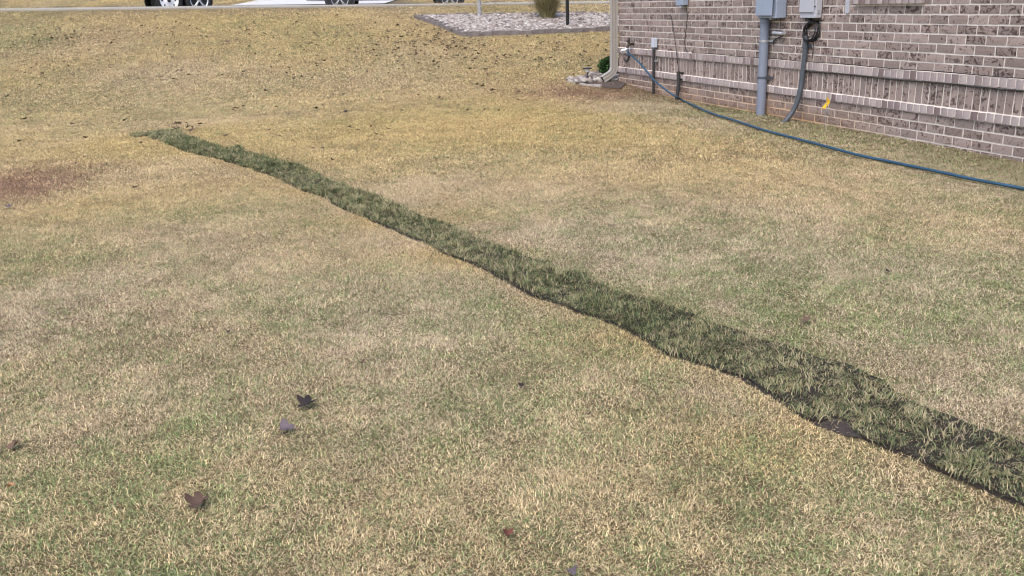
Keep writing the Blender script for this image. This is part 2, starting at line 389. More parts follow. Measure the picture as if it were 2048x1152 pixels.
for li, (rad, spc, nb, L, w, lean, nv) in enumerate(LOD):
    ids = []
    for k in range(nv): ids.append(len(TILES)); TILES.append(patch_mesh('grass_tile', rad, nb, L, w, lean))
    TIDX.append(ids)

# the sod strip: outline on the ground from the photograph
PN = [(299,273),(344,292),(385,307),(432,317),(473,329),(508,340),(542,352),(562,360),(610,384),(655,399),(692,420),(730,437),(781,456),(845,483),(904,515),(946,528),(994,548),(1043,579),(1071,594),(1119,608),(1175,631),(1217,646),(1276,671),(1303,688),(1345,709),(1400,726),(1491,760),(1553,797),(1619,842),(1640,846),(1660,834),(1705,846),(1722,876),(1750,892),(1801,910),(1874,939),(1940,965),(1983,986),(2048,1008),(2200,1066),(2420,1150)]
PF = [(361,262),(371,273),(412,288),(446,300),(466,299),(480,294),(490,304),(525,316),(603,333),(620,346),(655,360),(713,382),(737,388),(798,416),(869,445),(921,459),(963,483),(1008,501),(1095,528),(1112,544),(1175,550),(1189,567),(1251,589),(1321,608),(1408,640),(1477,664),(1520,684),(1619,713),(1699,738),(1765,764),(1801,786),(1830,808),(1910,838),(2048,893),(2200,952),(2420,1036)]
PEND = [(345,260),(320,262),(285,266),(257,272),(275,275),(296,273)]
def gxy(l): return np.array([(ground_hit(*p).x, ground_hit(*p).y) for p in l])
GN_, GF_, GE_ = gxy(PN), gxy(PF), gxy(PEND)
def densify(a, st=0.05):
    out = []
    for i in range(len(a)-1):
        k = max(1, int(np.hypot(*(a[i+1]-a[i]))/st)); t = np.arange(k)/k; out.append(a[i]+(a[i+1]-a[i])*t[:, None])
    out.append(a[-1:]); a = np.concatenate(out); j = 0.022
    w1 = np.stack([vnoise(a[:, 0], a[:, 1], 9, 3)-.5, vnoise(a[:, 0], a[:, 1], 9, 8)-.5], -1)
    return a + w1*2*j + RNG.normal(0, 0.006, a.shape)
STRIP = np.concatenate([densify(GN_), densify(np.concatenate([GF_[::-1], GE_, GN_[:1]]))[:-1]])
def in_poly(p, poly):
    ins = np.zeros(len(p), bool); x, y = p[:, 0], p[:, 1]; n = len(poly)
    for i in range(n):
        a, b = poly[i], poly[(i+1) % n]
        c = (a[1] > y) != (b[1] > y)
        if c.any():
            xi = (b[0]-a[0])*(y-a[1])/((b[1]-a[1]) if b[1] != a[1] else 1e-9)+a[0]; ins ^= c & (x < xi)
    return ins
def dist_line(p, l, chunk=20000):
    a = l[:-1]; d = l[1:]-a; dd = (d**2).sum(1)+1e-12; out = np.empty(len(p))
    for i in range(0, len(p), chunk):
        q = p[i:i+chunk, None, :]-a[None]; t = np.clip((q*d).sum(2)/dd, 0, 1); out[i:i+chunk] = np.sqrt(((q-t[..., None]*d)**2).sum(2).min(1))
    return out
OUTL = np.concatenate([STRIP, STRIP[:1]]); COARSE = np.concatenate([GN_, GF_[::-1], GE_, GN_[:1]])
NEAR_EDGE = densify(GN_)
NOTCH = gxy([(1650, 845), (1685, 852), (1712, 872)])

# beds (outlines on the ground)
BED_PX = [(832,36),(880,52),(932,73),(1040,69),(1140,65),(1222,61),(1330,57),(1330,42),(1182,31),(1000,33)]
BED = gxy(BED_PX)
CBED = gxy([(1136,163),(1175,172),(1222,177),(1240,178),(1275,150),(1240,145),(1190,152)])
def free_of(p, m):                            # where lawn grass may grow
    ok = ~in_poly(p, BED)
    ok &= ~in_poly(p, CBED)
    wd = p[:, 0]*NW.x + p[:, 1]*NW.y + WD; lx = (p[:, 0]-CORNER.x)*DW.x + (p[:, 1]-CORNER.y)*DW.y
    ok &= ~((wd < m) & (lx > -0.02))
    return ok
pts, rots, scl, idx = [], [], [], []
def in_view(x, y, mg=1.0):
    return (np.abs(x) < 0.62*np.maximum(y, 0)+mg+0.6) & (y > 1.2)
for li, (y0, y1) in enumerate(((1.2, 7.6), (6.8, 13.6), (12.6, 26))):
    rad, spc = LOD[li][:2]
    gx, gy = np.meshgrid(np.arange(-18, 14, spc), np.arange(y0, y1, spc)); gx = gx.ravel(); gy = gy.ravel()
    gx = gx + RNG.uniform(-.5, .5, len(gx))*spc; gy = gy + RNG.uniform(-.5, .5, len(gy))*spc
    k = in_view(gx, gy)
    if li < 2: k &= RNG.random(len(gx)) > sstep((gy-(y1-0.8))/0.8)
    if li > 0: k &= RNG.random(len(gx)) < sstep((gy-y0)/0.8)+0.02
    k &= gy < ys(gx)-0.45*rad
    p = np.stack([gx, gy], -1)[k]
    p = p[free_of(p, 0.0)]
    dd = dist_line(p, COARSE); p = p[(dd > rad*1.12) & ~in_poly(p, STRIP)]
    z = zlawn(p[:, 0], p[:, 1]); e = 0.05
    nx = (zlawn(p[:, 0]+e, p[:, 1])-zlawn(p[:, 0]-e, p[:, 1]))/(2*e); ny = (zlawn(p[:, 0], p[:, 1]+e)-zlawn(p[:, 0], p[:, 1]-e))/(2*e)
    for i in range(len(p)):
        q = Vector((0, 0, 1)).rotation_difference(Vector((-nx[i], -ny[i], 1))) @ Euler((0, 0, random.random()*6.283)).to_quaternion()
        rots.append(q.to_euler()[:])
    pts.append(np.concatenate([p, z[:, None]], 1)); scl.append(0.85+0.3*RNG.random(len(p))); idx.append(RNG.choice(TIDX[li], len(p)))
# far lawn across the road
gx, gy = np.meshgrid(np.arange(-22, 12, 0.75), np.arange(0.5, 9, 0.75)); gx = gx.ravel()+RNG.uniform(-.3, .3, gx.size); gy = gy.ravel()+RNG.uniform(-.3, .3, gy.size)+ys(gx)+SIDEW+ROADW+.5
k = ~((gx > DRX[0]-.4+0.13*(gy-ys(gx)-SIDEW-ROADW)) & (gx < DRX[1]+.5+0.13*(gy-ys(gx)-SIDEW-ROADW))); gx, gy = gx[k], gy[k]
pts.append(np.stack([gx, gy, zfar(gx, gy)], -1)); scl.append(np.ones(len(gx))); idx.append(RNG.choice(TIDX[2], len(gx)))
rots += [(0.085, 0, 0)]*len(gx)
PT = np.concatenate(pts); NPT = len(PT)
me = bpy.data.meshes.new('lawn_grass'); me.vertices.add(NPT); me.vertices.foreach_set('co', PT.astype(np.float32).ravel())
def setattr_(name, ty, data, key):
    a = me.attributes.new(name, ty, 'POINT'); a.data.foreach_set(key, data)
setattr_('rot', 'FLOAT_VECTOR', np.array(rots, np.float32).ravel(), 'vector')
setattr_('scl', 'FLOAT', np.concatenate(scl).astype(np.float32), 'value')
setattr_('idx', 'INT', np.concatenate(idx).astype(np.int32), 'value')
setattr_('tint', 'FLOAT_COLOR', tint(PT[:, 0], PT[:, 1]).astype(np.float32).ravel(), 'color')
me.materials.append(M_GI)
lg = link('lawn_grass', me, None, 'stuff'); tag(lg, 'dormant tan and green lawn grass covering the sloping yard', 'grass')
ng = bpy.data.node_groups.new('scatter_grass', 'GeometryNodeTree')
ng.interface.new_socket('Geometry', in_out='INPUT', socket_type='NodeSocketGeometry'); ng.interface.new_socket('Geometry', in_out='OUTPUT', socket_type='NodeSocketGeometry')
gi = ng.nodes.new('NodeGroupInput'); go = ng.nodes.new('NodeGroupOutput'); iop = ng.nodes.new('GeometryNodeInstanceOnPoints')
g2i = ng.nodes.new('GeometryNodeGeometryToInstance')
for t in reversed(TILES):
    oi = ng.nodes.new('GeometryNodeObjectInfo'); oi.inputs['Object'].default_value = t; ng.links.new(oi.outputs['Geometry'], g2i.inputs[0])
def named(nm, ty):
    n = ng.nodes.new('GeometryNodeInputNamedAttribute'); n.data_type = ty; n.inputs['Name'].default_value = nm; return [o for o in n.outputs if o.enabled and o.name == 'Attribute'][0]
e2r = ng.nodes.new('FunctionNodeEulerToRotation'); ng.links.new(named('rot', 'FLOAT_VECTOR'), e2r.inputs[0])
iop.inputs['Pick Instance'].default_value = True
ng.links.new(gi.outputs[0], iop.inputs['Points']); ng.links.new(g2i.outputs[0], iop.inputs['Instance'])
ng.links.new(named('idx', 'INT'), iop.inputs['Instance Index']); ng.links.new(e2r.outputs[0], iop.inputs['Rotation']); ng.links.new(named('scl', 'FLOAT'), iop.inputs['Scale'])
ng.links.new(iop.outputs[0], go.inputs[0])
md = lg.modifiers.new('grass', 'NODES'); md.node_group = ng

# lawn blades beside the sod strip, clear of its cut edge
bx, by = [], []
lo, hi = STRIP.min(0)-0.7, STRIP.max(0)+0.7
dens = 36000; nn = int((hi-lo).prod()*dens*0.35)
c = NEAR_EDGE[RNG.integers(0, len(NEAR_EDGE), 1150000)]; q = c + RNG.uniform(-0.95, 0.95, c.shape)*np.array([1, 1])
q = q[in_view(q[:, 0], q[:, 1], 0.6)]
# even density: drop samples on a grid in proportion to how often the cell was hit
cell = np.floor(q/0.1).astype(int); key = cell[:, 0]*100003+cell[:, 1]; u, inv, cnt = np.unique(key, return_inverse=True, return_counts=True)
yy_ = q[:, 1]; want = np.where(yy_ < 7, 680, np.where(yy_ < 12, 190, 90)); 
q = q[RNG.random(len(q)) < want/cnt[inv]]
dl = dist_line(q, COARSE); kk = (dl < LOD[0][0]*1.12+0.14+0.08*(q[:, 1] > 7)+0.15*(q[:, 1] > 7)); q = q[kk]; dl = dl[kk]
ne = dist_line(q, NEAR_EDGE[::2]); ed_ = dist_line(q, OUTL[::2]); kk = (~in_poly(q, STRIP) | ((ed_ < 0.022) & (RNG.random(len(q)) < 0.25))) & (ne > np.clip(vnoise(q[:, 0], q[:, 1], 5, 4)*0.13-0.052, 0, 0.034)*np.clip((9-q[:, 1])/3.5, 0.1, 1)*RNG.random(len(q))**0.3) & ((dist_line(q, NOTCH) > 0.05) | (RNG.random(len(q)) < 0.12)); q = q[kk]; ne = ne[kk]
n = len(q); far = np.clip((q[:, 1]-6)/6, 0, 1)
V, fl, lt = blades(n, q, zlawn(q[:, 0], q[:, 1])-0.006, 0.0225+0.005*far, 0.0021+0.0024*far, 1.15)
em = np_mesh('edge_grass', V, fl, lt, M_GG); tt = tint(q[:, 0], q[:, 1]); tt[:, 2] = np.clip(tt[:, 2]+0.2*np.exp(-(ne/0.15)**2), 0, 1); tt[:, 1] *= 1-0.6*np.exp(-(ne/0.12)**2)
at = em.attributes.new('tint', 'FLOAT_COLOR', 'POINT'); at.data.foreach_set('color', np.repeat(tt, 5, 0).astype(np.float32).ravel())
eg = link('edge_grass', em, None, 'stuff'); tag(eg, 'tan lawn grass growing along both cut edges of the sod strip', 'grass')
print('patches', NPT, 'edge blades', n)

# bare soil in the cut beside the sod, and the sod itself
def fill_poly(name, poly, z_off, m, drop, kind=None, parent=None):
    bm = bmesh.new(); top = [bm.verts.new((x, y, float(zlawn(x, y))+z_off)) for x, y in poly]
    es = [bm.edges.new((top[i], top[(i+1) % len(top)])) for i in range(len(top))]
    r = bmesh.ops.triangle_fill(bm, use_beauty=True, edges=es)
    if drop:
        ex = bmesh.ops.extrude_edge_only(bm, edges=es)
        for v in [g for g in ex['geom'] if isinstance(g, bmesh.types.BMVert)]: v.co.z -= drop
    bmesh.ops.recalc_face_normals(bm, faces=bm.faces)
    me = bpy.data.meshes.new(name); bm.to_mesh(me); bm.free(); me.materials.append(m); return link(name, me, parent, kind)
sod = fill_poly('sod_strip', STRIP, 0.010, M_SOIL, 0.04)
tag(sod, 'long narrow strip of dark green fresh sod laid across the tan lawn', 'sod strip')
def offset_line(l, d):
    t = np.gradient(l, axis=0); t /= np.linalg.norm(t, axis=1)[:, None]+1e-9; return l + np.stack([t[:, 1], -t[:, 0]], -1)*d
sm = NEAR_EDGE.copy()
for _ in range(3): sm[1:-1] = (sm[:-2]+sm[1:-1]*2+sm[2:])/4
sgn = 1 if not in_poly(offset_line(sm, 0.05)[len(sm)//2:len(sm)//2+1], STRIP)[0] else -1
A_, B_ = offset_line(sm, -0.03*sgn), offset_line(sm, 0.016*sgn); rb = MB(); vs = []
for a, b in zip(A_, B_):
    vs += [(a[0], a[1], float(zlawn(a[0], a[1]))+0.004), (b[0], b[1], float(zlawn(b[0], b[1]))+0.004)]
rb.add(vs, [(2*i, 2*i+1, 2*i+3, 2*i+2) for i in range(len(A_)-1)]); rb.build('bare_soil', M_SOIL, None, 'structure')
fill_poly('bare_soil', densify(gxy([(1632, 850), (1655, 832), (1708, 842), (1728, 882), (1704, 880), (1668, 866), (1632, 850)]), 0.03)[:-1], 0.006, mat('bare_brown_soil', (0.05, 0.038, 0.032), 0.95, var=0.5, scale=60, bump=0.8), 0, 'structure')
ns = 300000; c = np.concatenate([NEAR_EDGE])[RNG.integers(0, len(NEAR_EDGE), ns)]; q = c + RNG.uniform(-0.62, 0.62, c.shape)
ins_ = in_poly(q, STRIP); od_ = dist_line(q, OUTL[::3]); q = q[ins_ | ((od_ < 0.035) & (RNG.random(len(q)) < 0.35*np.exp(-od_/0.014)))]
cell = np.floor(q/0.08).astype(int); key = cell[:, 0]*100003+cell[:, 1]; u, inv, cnt = np.unique(key, return_inverse=True, return_counts=True)
q = q[RNG.random(len(q)) < np.where(q[:, 1] < 7, 270, 120)/cnt[inv]]
n = len(q); h = 0.25+1.2*fnoise(q[:, 0], q[:, 1], 6, 2)+0.5*vnoise(q[:, 0], q[:, 1], 16, 7)**2; far = np.clip((q[:, 1]-5)/7, 0, 1)
az = 2*np.pi*2.2*vnoise(q[:, 0], q[:, 1], 13.0, 12)+RNG.normal(0, 0.75, n)
ic = np.empty(n, int); ne_l = NEAR_EDGE[::2]
for i0 in range(0, n, 20000): ic[i0:i0+20000] = ((q[i0:i0+20000, None]-ne_l[None])**2).sum(2).argmin(1)
arc = np.concatenate([[0], np.cumsum(np.hypot(*np.diff(ne_l, axis=0).T))])[ic]
seams = np.cumsum(RNG.uniform(0.35, 0.95, 40)); pc = np.searchsorted(seams, arc+0.03*np.sin(q[:, 0]*40)); sd_ = np.abs(seams[None, np.clip([0], 0, 39)]-0).min()
sd_ = np.minimum(np.abs(arc-seams[np.clip(pc, 0, 39)]), np.abs(arc-seams[np.clip(pc-1, 0, 39)]))
kp = (sd_ > 0.012) | (RNG.random(n) < 0.35); q, az, far, pc, h = q[kp], az[kp], far[kp], pc[kp], h[kp]; n = len(q)
pr, ph_ = RNG.random(60), 0.75+0.5*RNG.random(60); h = h*ph_[pc]; az = az + 3*pr[pc]
V, fl, lt = blades(n, q, zlawn(q[:, 0], q[:, 1])+0.006, (0.033+0.007*far)*h, 0.0026+0.0033*far, 1.05, az)
sme = np_mesh('grass_blades', V, fl, lt, M_SODG); sa_ = sme.attributes.new('piece', 'FLOAT', 'POINT'); sa_.data.foreach_set('value', np.repeat(pr[pc], 5).astype(np.float32))
sg = link('grass_blades', sme, sod, 'stuff'); print('sod blades', n)

# ================================================================== the brick house
def brick_mat(name, island):
    m, nt, b = new_mat(name); L = nt.links
    tc = nt.nodes.new('ShaderNodeTexCoord'); geo = nt.nodes.new('ShaderNodeNewGeometry')
    if island: rnd = geo.outputs['Random Per Island']
    else: rnd = nt.nodes.new('ShaderNodeObjectInfo').outputs['Random']
    off = nt.nodes.new('ShaderNodeVectorMath'); off.operation = 'MULTIPLY_ADD'
    cmb = nt.nodes.new('ShaderNodeCombineXYZ')
    for i in range(3): L.new(rnd, cmb.inputs[i])
    L.new(cmb.outputs[0], off.inputs[0]); off.inputs[1].default_value = (31, 17, 23); L.new(tc.outputs['Object'], off.inputs[2])
    n1 = nt.nodes.new('ShaderNodeTexNoise'); n1.inputs['Scale'].default_value = 19; n1.inputs['Detail'].default_value = 3; n1.inputs['Distortion'].default_value = 1.6
    n2 = nt.nodes.new('ShaderNodeTexNoise'); n2.inputs['Scale'].default_value = 75; n2.inputs['Detail'].default_value = 6; n2.inputs['Roughness'].default_value = 0.7
    for n in (n1, n2): L.new(off.outputs[0], n.inputs['Vector'])
    r2 = mth(nt, 'FRACT', mth(nt, 'MULTIPLY', rnd, 13.7)); r3 = mth(nt, 'FRACT', mth(nt, 'MULTIPLY', rnd, 57.3))
    base = mixc(nt, rnd, BR_A, BR_B)
    base = mixc(nt, mth(nt, 'MULTIPLY', n2.outputs['Fac'], 0.9), base, BR_C)
    thr = mth(nt, 'ADD', 0.46, mth(nt, 'MULTIPLY', r2, 0.13))
    sp_ = mth(nt, 'MULTIPLY', mth(nt, 'SUBTRACT', n1.outputs['Fac'], thr), 8.0, clamp=True)
    c = mixc(nt, mth(nt, 'MULTIPLY', sp_, 0.85), base, BR_D)
    spk = mth(nt, 'MULTIPLY', mth(nt, 'SUBTRACT', n2.outputs['Fac'], 0.62), 9.0, clamp=True)
    c = mixc(nt, mth(nt, 'MULTIPLY', spk, 0.5), c, (0.56, 0.49, 0.46))
    hsv = nt.nodes.new('ShaderNodeHueSaturation'); L.new(c, hsv.inputs['Color']); L.new(mth(nt, 'ADD', 0.78, mth(nt, 'MULTIPLY', r3, 0.42)), hsv.inputs['Value'])
    c = stain(nt, hsv.outputs[0], 0.6)
    L.new(c, b.inputs['Base Color']); b.inputs['Roughness'].default_value = 0.9; b.inputs['Specular IOR Level'].default_value = 0.2
    bp = nt.nodes.new('ShaderNodeBump'); bp.inputs['Strength'].default_value = 0.5; bp.inputs['Distance'].default_value = 0.006
    L.new(mth(nt, 'SUBTRACT', n2.outputs['Fac'], mth(nt, 'MULTIPLY', sp_, 0.5)), bp.inputs['Height']); L.new(bp.outputs[0], b.inputs['Normal'])
    return m
BR_A, BR_B, BR_C, BR_D = (0.272, 0.215, 0.193), (0.208, 0.148, 0.128), (0.352, 0.286, 0.255), (0.06, 0.039, 0.035)
def stain(nt, col, amt, sc=(0.29, 0.18, 0.115)):                     # red clay splashed up the foot of the wall
    L = nt.links; geo = nt.nodes.new('ShaderNodeNewGeometry'); sx = nt.nodes.new('ShaderNodeSeparateXYZ'); L.new(geo.outputs['Position'], sx.inputs[0])
    n = nt.nodes.new('ShaderNodeTexNoise'); n.inputs['Scale'].default_value = 1.3; n.inputs['Detail'].default_value = 5; L.new(geo.outputs['Position'], n.inputs['Vector'])
    h = mth(nt, 'DIVIDE', mth(nt, 'SUBTRACT', sx.outputs[2], ZB), 0.30)
    far = mth(nt, 'MULTIPLY', mth(nt, 'SUBTRACT', sx.outputs[1], 8.0), 0.8, clamp=True)
    f = mth(nt, 'SUBTRACT', mth(nt, 'ADD', mth(nt, 'MULTIPLY', n.outputs['Fac'], 1.2), 0.35), h, clamp=True)
    f = mth(nt, 'MULTIPLY', mth(nt, 'MULTIPLY', f, amt), mth(nt, 'ADD', 0.1, mth(nt, 'MULTIPLY', far, 0.9)))
    return mixc(nt, f, col, sc)
M_BRICK = brick_mat('brick_face', False); M_BRICKI = brick_mat('brick_face_joined', True)
def mortar_mat():
    m, nt, b = new_mat('mortar'); L = nt.links; geo = nt.nodes.new('ShaderNodeNewGeometry')
    n = nt.nodes.new('ShaderNodeTexNoise'); n.inputs['Scale'].default_value = 30; n.inputs['Detail'].default_value = 6; L.new(geo.outputs['Position'], n.inputs['Vector'])
    c = mixc(nt, n.outputs['Fac'], (0.58, 0.52, 0.465), (0.74, 0.67, 0.605)); c = stain(nt, c, 1.0, (0.66, 0.40, 0.20))
    L.new(c, b.inputs['Base Color']); b.inputs['Roughness'].default_value = 0.95
    bp = nt.nodes.new('ShaderNodeBump'); bp.inputs['Strength'].default_value = 0.5; bp.inputs['Distance'].default_value = 0.004; L.new(n.outputs['Fac'], bp.inputs['Height']); L.new(bp.outputs[0], b.inputs['Normal']); return m
M_MORTAR = mortar_mat()
def rowlock_mat():
    m, nt, b = new_mat('rowlock_face'); L = nt.links; rnd = nt.nodes.new('ShaderNodeObjectInfo').outputs['Random']; tc = nt.nodes.new('ShaderNodeTexCoord')
    n = nt.nodes.new('ShaderNodeTexNoise'); n.inputs['Scale'].default_value = 60; n.inputs['Detail'].default_value = 5; L.new(tc.outputs['Object'], n.inputs['Vector'])
    rp = nt.nodes.new('ShaderNodeValToRGB'); e = rp.color_ramp.elements; e[0].color = (0.14, 0.09, 0.09, 1); e[1].color = (0.47, 0.40, 0.385, 1)
    for p, c in ((0.07, (0.22, 0.17, 0.165, 1)), (0.3, (0.33, 0.27, 0.265, 1)), (0.7, (0.41, 0.345, 0.335, 1))): x = e.new(p); x.color = c
    L.new(rnd, rp.inputs[0]); c = mixc(nt, mth(nt, 'MULTIPLY', n.outputs['Fac'], 0.5), rp.outputs[0], (0.25, 0.20, 0.195)); c = stain(nt, c, 0.35)
    L.new(c, b.inputs['Base Color']); b.inputs['Roughness'].default_value = 0.85; b.inputs['Specular IOR Level'].default_value = 0.25; return m
M_ROWL = rowlock_mat()
WLEN = 11.2; WTOP = 3.0                       # wall length from the corner, height of brickwork
house = empty('brick_house', CORNER, WROT, 'mottled grey-brown brick house side wall with two projecting rowlock bands', 'house')
DEPTH = 8.0; FOOT = -0.35
wb = MB(); wb.box((WLEN/2, DEPTH/2, (WTOP-ZB+FOOT)/2), (WLEN, DEPTH, WTOP-ZB-FOOT))
wall = wb.build('wall', M_MORTAR, house)
# local wall frame: x along, y into house, z above ZB.  Faces of bricks stand 'proud' of the mortar
def brick_mesh(w, h, d, seed, m, bulge=0.0, nx=4, nz=3):
    rg = random.Random(seed); b = MB(); vs = []; j = 0.0022
    for k in range(nz):
        for i in range(nx):
            u = i/(nx-1); v = k/(nz-1); edge = i in (0, nx-1) or k in (0, nz-1)
            x = (u-.5)*w + rg.uniform(-j, j); z = (v-.5)*h + rg.uniform(-j, j)*0.8
            y = -d + (0.0006+rg.uniform(0, 0.0014) if edge else rg.uniform(-0.0012, 0.0008)) - (bulge*(1-(2*u-1)**2) if bulge else 0)
            vs.append((x, y, z))
    fs = [(k*nx+i, k*nx+i+1, (k+1)*nx+i+1, (k+1)*nx+i) for k in range(nz-1) for i in range(nx-1)]
    rim = [i for i in range(nx)] + [k*nx+nx-1 for k in range(1, nz)] + [(nz-1)*nx+i for i in range(nx-2, -1, -1)] + [k*nx for k in range(nz-2, 0, -1)]
    o = len(vs)
    for r in rim: vs.append((vs[r][0], 0.01, vs[r][2]))
    n = len(rim); fs += [(rim[i], o+i, o+(i+1) % n, rim[(i+1) % n]) for i in range(n)]
    return b.add(vs, fs)
JT = 0.0150
STR = [brick_mesh(BL-JT, CRS-JT, 0.006, 100+i, M_BRICK) for i in range(8)]
SOL = [brick_mesh(CRS-JT, 0.2039-JT, 0.006, 200+i, M_BRICK, 0, 3, 4) for i in range(6)]
ROW = [brick_mesh(CRS-0.013, 0.0789-0.008, 0.027, 300+i, M_ROWL, 0.004) for i in range(6)]
STRm = [b.mesh('brick', M_BRICK) for b in STR]; SOLm = [b.mesh('soldier_brick', M_BRICK) for b in SOL]; ROWm = [b.mesh('rowlock_brick', M_ROWL) for b in ROW]
s_ph = wl(1868.8, 137)[0]                     # a head joint in the first course above the band
b_ph = wl(1886.5, 281)[0]
SILL_A, SILL_Z = wl(1714, 10); SILL_B = wl(1838, 10)[0]
WIN = (SILL_A+0.02, SILL_B-0.02, SILL_Z+0.09, SILL_Z+1.35)
def proj_area(lx, z, w, h):
    p = [proj(W(lx+dx, 0.006, z+dz)) for dx, dz in ((-w/2, -h/2), (w/2, -h/2), (w/2, h/2), (-w/2, h/2))]
    X = [q[0] for q in p]; Y = [q[1] for q in p]
    if max(X) < 0 or min(X) > 2048 or max(Y) < 0 or min(Y) > 1152: return 0
    return (min(max(X), 2048)-max(min(X), 0))*(min(max(Y), 1152)-max(min(Y), 0))
cand = []
def course(z, ph, alt):
    x0 = (ph + (BL/2 if alt else 0)) % BL - BL
    x = x0
    while x < WLEN:
        a, b_ = max(x, 0), min(x+BL, WLEN)
        if b_-a > 0.04:
            spans = [(a, b_)]
            if WIN[2]-0.09 < z < WIN[3]:       # leave the window and its sill free
                spans = []
                if a < WIN[0]: spans.append((a, min(b_, WIN[0]-0.02)))
                if b_ > WIN[1]: spans.append((max(a, WIN[1]+0.02), b_))
            for p, q_ in spans:
                if q_-p > 0.03: cand.append(((p+q_)/2, z, (q_-p)/BL, proj_area((p+q_)/2, z, q_-p, CRS)))
        x += BL
k = 0; z = ZR1 + CRS/2
while z < WTOP-CRS/2: course(z, s_ph, k % 2 == 1); k += 1; z += CRS
for k in range(6): course(ZR2b - CRS*(k+.5), b_ph, k % 2 == 0)
cand.sort(key=lambda c: -c[3])
rest = MB()
for i, (lx, z, sc, ar) in enumerate(cand):
    if i < 300 and ar > 0:
        o = link('brick', STRm[i*5 % 8], wall); o.location = (lx, random.uniform(-0.0015, 0.0015), z-ZB); o.scale.x = sc
        o.rotation_euler = (0, random.choice((0, math.pi)) if abs(sc-1) < .01 else 0, 0)
    else:
        b = STR[random.randrange(8)]; rest.add([(v[0]*sc+lx, v[1]+random.uniform(-0.001, 0.001), v[2]+z-ZB) for v in b.v], b.f)
rest.build('more_bricks', M_BRICKI, wall, 'stuff')
x = 0.04; i = 0
while x < WLEN:
    o = link('soldier_brick', SOLm[random.randrange(6)], wall); o.location = (x, random.uniform(-.002, .002), (ZR1b+ZSb)/2-ZB); i += 1
    for zz, hh in (((ZR1+ZR1b)/2, 1.0), ((ZSb+ZR2b)/2, 0.96)):
        o = link('rowlock_brick', ROWm[random.randrange(6)], wall); o.location = (x+0.013, random.uniform(-.003, .002), zz-ZB+random.uniform(-.002, .002)); o.scale.z = hh
    x += CRS
for zz, hh in ((ZR1, 0.0789), (ZSb, 0.0744)):  # mortar bed that the rowlocks stand in, with a weathered ledge
    b = MB(); zt = zz-ZB
    b.add([(0, -0.001, zt+0.004), (WLEN, -0.001, zt+0.004), (WLEN, -0.024, zt-0.004), (0, -0.024, zt-0.004), (0, -0.022, zt-hh+0.006), (WLEN, -0.022, zt-hh+0.006), (0, 0.01, zt-hh+0.006), (WLEN, 0.01, zt-hh+0.006)],
          [(0, 1, 2, 3), (3, 2, 5, 4), (4, 5, 7, 6)]); b.build('mortar_ledge', M_MORTAR, wall)
# window above its rowlock sill
M_WHITE = mat('white_vinyl', (0.75, 0.75, 0.73), 0.5, var=0.05)
m_, nt_, b_ = new_mat('window_glass'); b_.inputs['Base Color'].default_value = (0.02, 0.025, 0.03, 1); b_.inputs['Roughness'].default_value = 0.08; M_GLASS = m_
x = WIN[0]-0.03
while x < WIN[1]+0.02:
    o = link('sill_brick', ROWm[random.randrange(6)], wall); o.location = (x+CRS/2, -0.02, SILL_Z+0.045-ZB); x += CRS
wf = MB(); wx, wz = (WIN[0]+WIN[1])/2, (WIN[2]+WIN[3])/2-ZB; ww, wh = WIN[1]-WIN[0], WIN[3]-WIN[2]
for sx in (-1, 0, 1): wf.box((wx+sx*(ww/2-0.03), -0.012, wz), (0.06 if sx else 0.03, 0.05, wh))
for sz in (-1, 0, 1): wf.box((wx, -0.010, wz+sz*(wh/2-0.03)), (ww, 0.05, 0.06))
win = wf.build('window', M_WHITE, house); g = MB(); g.box((wx, -0.004, wz), (ww-0.05, 0.012, wh-0.05)); g.build('pane', M_GLASS, win)
# eaves and roof
rf = MB(); zt = WTOP-ZB
e0 = -0.4
rf.add([(-0.5, e0, zt+0.12), (WLEN+0.3, e0, zt+0.12), (WLEN+0.3, DEPTH/2, zt+2.6), (-0.5, DEPTH/2, zt+2.6), (-0.5, DEPTH+.4, zt+0.12), (WLEN+0.3, DEPTH+.4, zt+0.12)], [(0, 1, 2, 3), (3, 2, 5, 4), (0, 3, 4), (1, 5, 2)])
rf.build('roof', mat('shingles', (0.10, 0.09, 0.085), 0.95, var=0.3, scale=20, bump=0.5), house)
sf = MB(); sf.box((WLEN/2-0.1, DEPTH/2, zt+0.06), (WLEN+0.8, DEPTH+0.8, 0.1)); sf.build('soffit', M_WHITE, house)
# a pale strip of sealant: vertical joint in the brickwork
# ------------------------------------------------------------------ downspout
M_SPOUT = mat('beige_aluminium', (0.33, 0.308, 0.28), 0.45, var=0.05, scale=2)
ds = empty('downspout', W(-0.02, 0.07, ZB), WROT, 'beige metal downspout running down the house corner with kicked-out elbow', 'downspout')
def corr_pipe(pts, w, d, name, par, m):        # corrugated rectangular pipe along pts (local)
    b = MB(); n = []; prof = []
    ring = []
    K = 5
    for i in range(K): u = -1+2*i/(K-1); ring.append((u*w/2, -d/2 + (0.004 if i % 2 else 0)))
    for i in range(K): u = -1+2*i/(K-1); ring.append((w/2 - (0.004 if i % 2 else 0), u*d/2)) if 0 < i < K-1 else None
    for i in range(K): u = 1-2*i/(K-1); ring.append((u*w/2, d/2 - (0.004 if i % 2 else 0)))
    for i in range(K-2, 0, -1): u = -1+2*i/(K-1); ring.append((-w/2 + (0.004 if i % 2 else 0), u*d/2))
    R_ = len(ring); vs = []
    for i, (p, t) in enumerate(pts):
        t = Vector(t).normalized(); side = Vector((1, 0, 0)); u = t.cross(side).normalized()
        for a, c in ring: vs.append(Vector(p) + u*a + side*c)
    fs = [(i*R_+j, i*R_+(j+1) % R_, (i+1)*R_+(j+1) % R_, (i+1)*R_+j) for i in range(len(pts)-1) for j in range(R_)]
    b.add(vs, fs); return b.build(name, m, par)
top = 2.95-ZB; zel = 0.31
